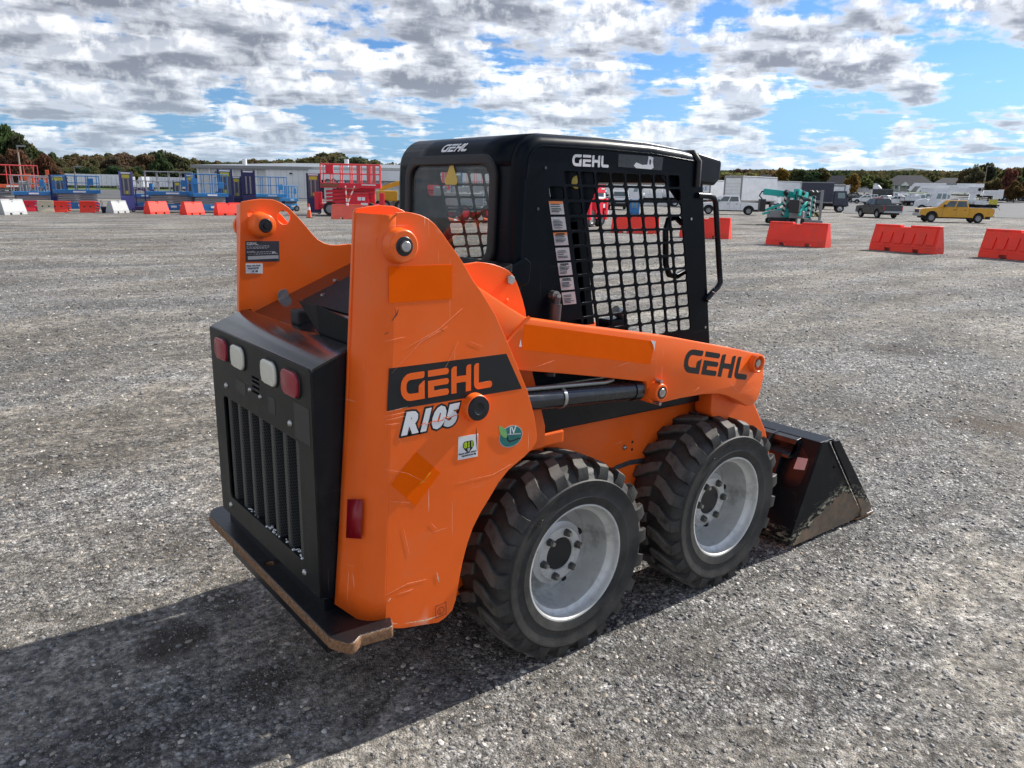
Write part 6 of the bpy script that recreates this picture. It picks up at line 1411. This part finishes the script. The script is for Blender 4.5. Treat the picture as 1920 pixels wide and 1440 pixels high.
tree('maroon maple in front of the tall wood at the far left', 33, 126, 283, MAROON, .75); tree('rust colored tree right of the maroon maple', 92, 130, 292, RUST, .9)
mid = [(90, 297), (130, 289), (165, 292), (200, 291), (225, 288), (250, 291), (272, 289), (285, 300), (305, 288), (322, 287), (335, 293), (370, 300), (400, 304)]
row(34, 95, 430, 300, 350, mid, [O, B_, B_, O, G2, (PALE, 'pale')], '* autumn tree in the wood behind the white trailers', 'wood line behind the white trailers', (.8, 1.15), 3, .15)
row(30, 90, 440, 285, 305, [(90, 312), (440, 320)], [G, O, B_, G], '* lower tree at the edge of the wood behind the trailers', 'lower trees behind the white trailers', (1.0, 1.4), 5)
tree('dark round evergreen rising above the wood left of the warehouse', 306, 298, 286, DKG, .75); tree('brown orange tree in the wood above the long white trailer', 165, 296, 296, BROWN, 1.1)
row(44, 425, 775, 300, 360, [(425, 304), (455, 304), (478, 299), (500, 305), (560, 301), (585, 298), (600, 294), (620, 287), (640, 295), (660, 296), (690, 301), (745, 306), (800, 310)], [O, G2, B_, O, (PALE, 'pale')], '* tree rising above the warehouse roof', 'trees above the warehouse roof', (1.0, 1.5), 1.5, .15)
row(22, 770, 1290, 260, 330, [(770, 312), (1000, 318), (1290, 322)], [O, G2, B_, G], '* tree behind the loader cab seen through its windows', 'trees seen through the cab windows', (1.0, 1.4), 4)
row(10, 1335, 1412, 205, 225, [(1335, 330), (1360, 326), (1390, 324), (1412, 331)], [(YGRN, 'yellow green'), (YGRN, 'yellow green'), (OLIVE, 'olive green')], '* bushy tree behind the white box trucks', 'yellow green bushy trees behind the box trucks', (1.1, 1.5), 2)
tree('red topped tree behind the yellow green bushes', 1388, 320, 318, MAROON, 1.0)
tree('round orange tree left of the big round green tree', 1467, 300, 317, ORNG, 1.0); tree('round green tree right of the round orange one', 1490, 295, 318, GREEN, 1.2); tree('dark green round tree at the middle of the three behind the teal cranes', 1512, 292, 319, DKG, 1.3); tree('olive round tree just left of the dark house roof', 1535, 296, 318, OLIVE, 1.2)
tree('bright orange tree between the dark house roofs', 1602, 285, 327, ORNG, .9); tree('olive tree right of the bright orange one', 1622, 290, 328, OLIVE, 1.1); tree('dark green tree left of the long dark roofed house', 1645, 292, 332, DKG, 1.2); tree('green bush at the corner of the long dark roofed house', 1662, 292, 338, GREEN, 1.2)
row(24, 1805, 1990, 275, 330, [(1805, 322), (1822, 309), (1845, 311), (1870, 318), (1900, 315), (1990, 312)], [G, G2, O, B_], '* tree of the wood at the right edge', 'wood at the right edge', (.6, .85), 3)
row(9, 1830, 1960, 262, 280, [(1830, 345), (1850, 338), (1900, 332), (1960, 335)], [G, O, B_], '* lower tree at the foot of the right hand wood', 'lower trees of the right hand wood', (.8, 1.1), 5)
tree('pale feathery tree top standing out of the wood at the right', 1826, 280, 306, PALE, .55, sparse=True); tree('tall rust red tree in the wood at the right edge', 1893, 258, 318, RUST, .55); tree('rusty orange tree at the foot of the tall red one', 1905, 252, 338, (.15, .075, .03), .9)
ORD = ['leftmost', 'second from left', 'third from left', 'fourth from left', 'fifth from left', 'sixth from left', 'seventh from left', 'eighth from left', 'ninth from left', 'tenth from left']
def number_labels():
    d = {}
    for o in COL.objects:
        if o.get('category') == 'tree' and o.get('group'): d.setdefault(o['label'], []).append(o)
    for l, os_ in d.items():
        if len(os_) < 2: continue
        os_.sort(key=lambda o: -atan2(o.location.y-CAM.y, o.location.x-CAM.x)); n = len(os_)
        for i, o in enumerate(os_):
            o['label'] = (ORD[i] if i < (n+1)//2 and i < 10 else ORD[n-1-i].replace('left', 'right') if n-1-i < 10 else ORD[9])+' '+l
number_labels()
# far forest behind the houses: one mass
def forest():
    rg = np.random.RandomState(3); n = 26000; P_ = []
    px = rg.uniform(1290, 1990, n); D = rg.uniform(430, 640, n)
    top = np.interp(px, [1290, 1400, 1480, 1560, 1640, 1700, 1790, 1990], [322, 319, 320, 320, 321, 321, 322, 318])
    f = 1-rg.uniform(0, 1, n)**1.6*1.0; lump = np.array([mnoise.noise(Vector((p*.09, d*.02, 0)))*2.2+mnoise.noise(Vector((p*.35, d*.05, 2)))*1.4 for p, d in zip(px, D)])
    vs = []; fs = []
    for i in range(n):
        b0 = on(px[i], D[i]); tz = at(px[i], top[i]+lump[i]+2.0, D[i]).z; z = b0.z+(tz-b0.z)*f[i]
        s = rg.uniform(.5, 1.25); u = Vector(rg.normal(size=3)).normalized()*s; w = u.cross(Vector(rg.normal(size=3))).normalized()*s*.7; c = Vector((b0.x, b0.y, z)); o = len(vs)
        vs += [c-u-w, c+u-w, c+u+w, c-u+w]; fs.append((o, o+1, o+2, o+3))
    me = bpy.data.meshes.new('far_forest'); me.from_pydata(vs, [], fs)
    m = bpy.data.materials.new('forest_leaves'); m.use_nodes = True; t = NT(m.node_tree); b = t.n['Principled BSDF']; v = t.node('ShaderNodeTexCoord').outputs['Object']
    c = t.ramp(t.noise(v, .045, 4, .65), [(.30, (.034, .054, .030)), (.46, (.060, .074, .036)), (.55, (.10, .088, .042)), (.64, (.125, .082, .042)), (.74, (.14, .06, .042))])
    leaf_shader(t, c); me.materials.append(m)
    link('far_forest', me, kind='stuff')
forest()
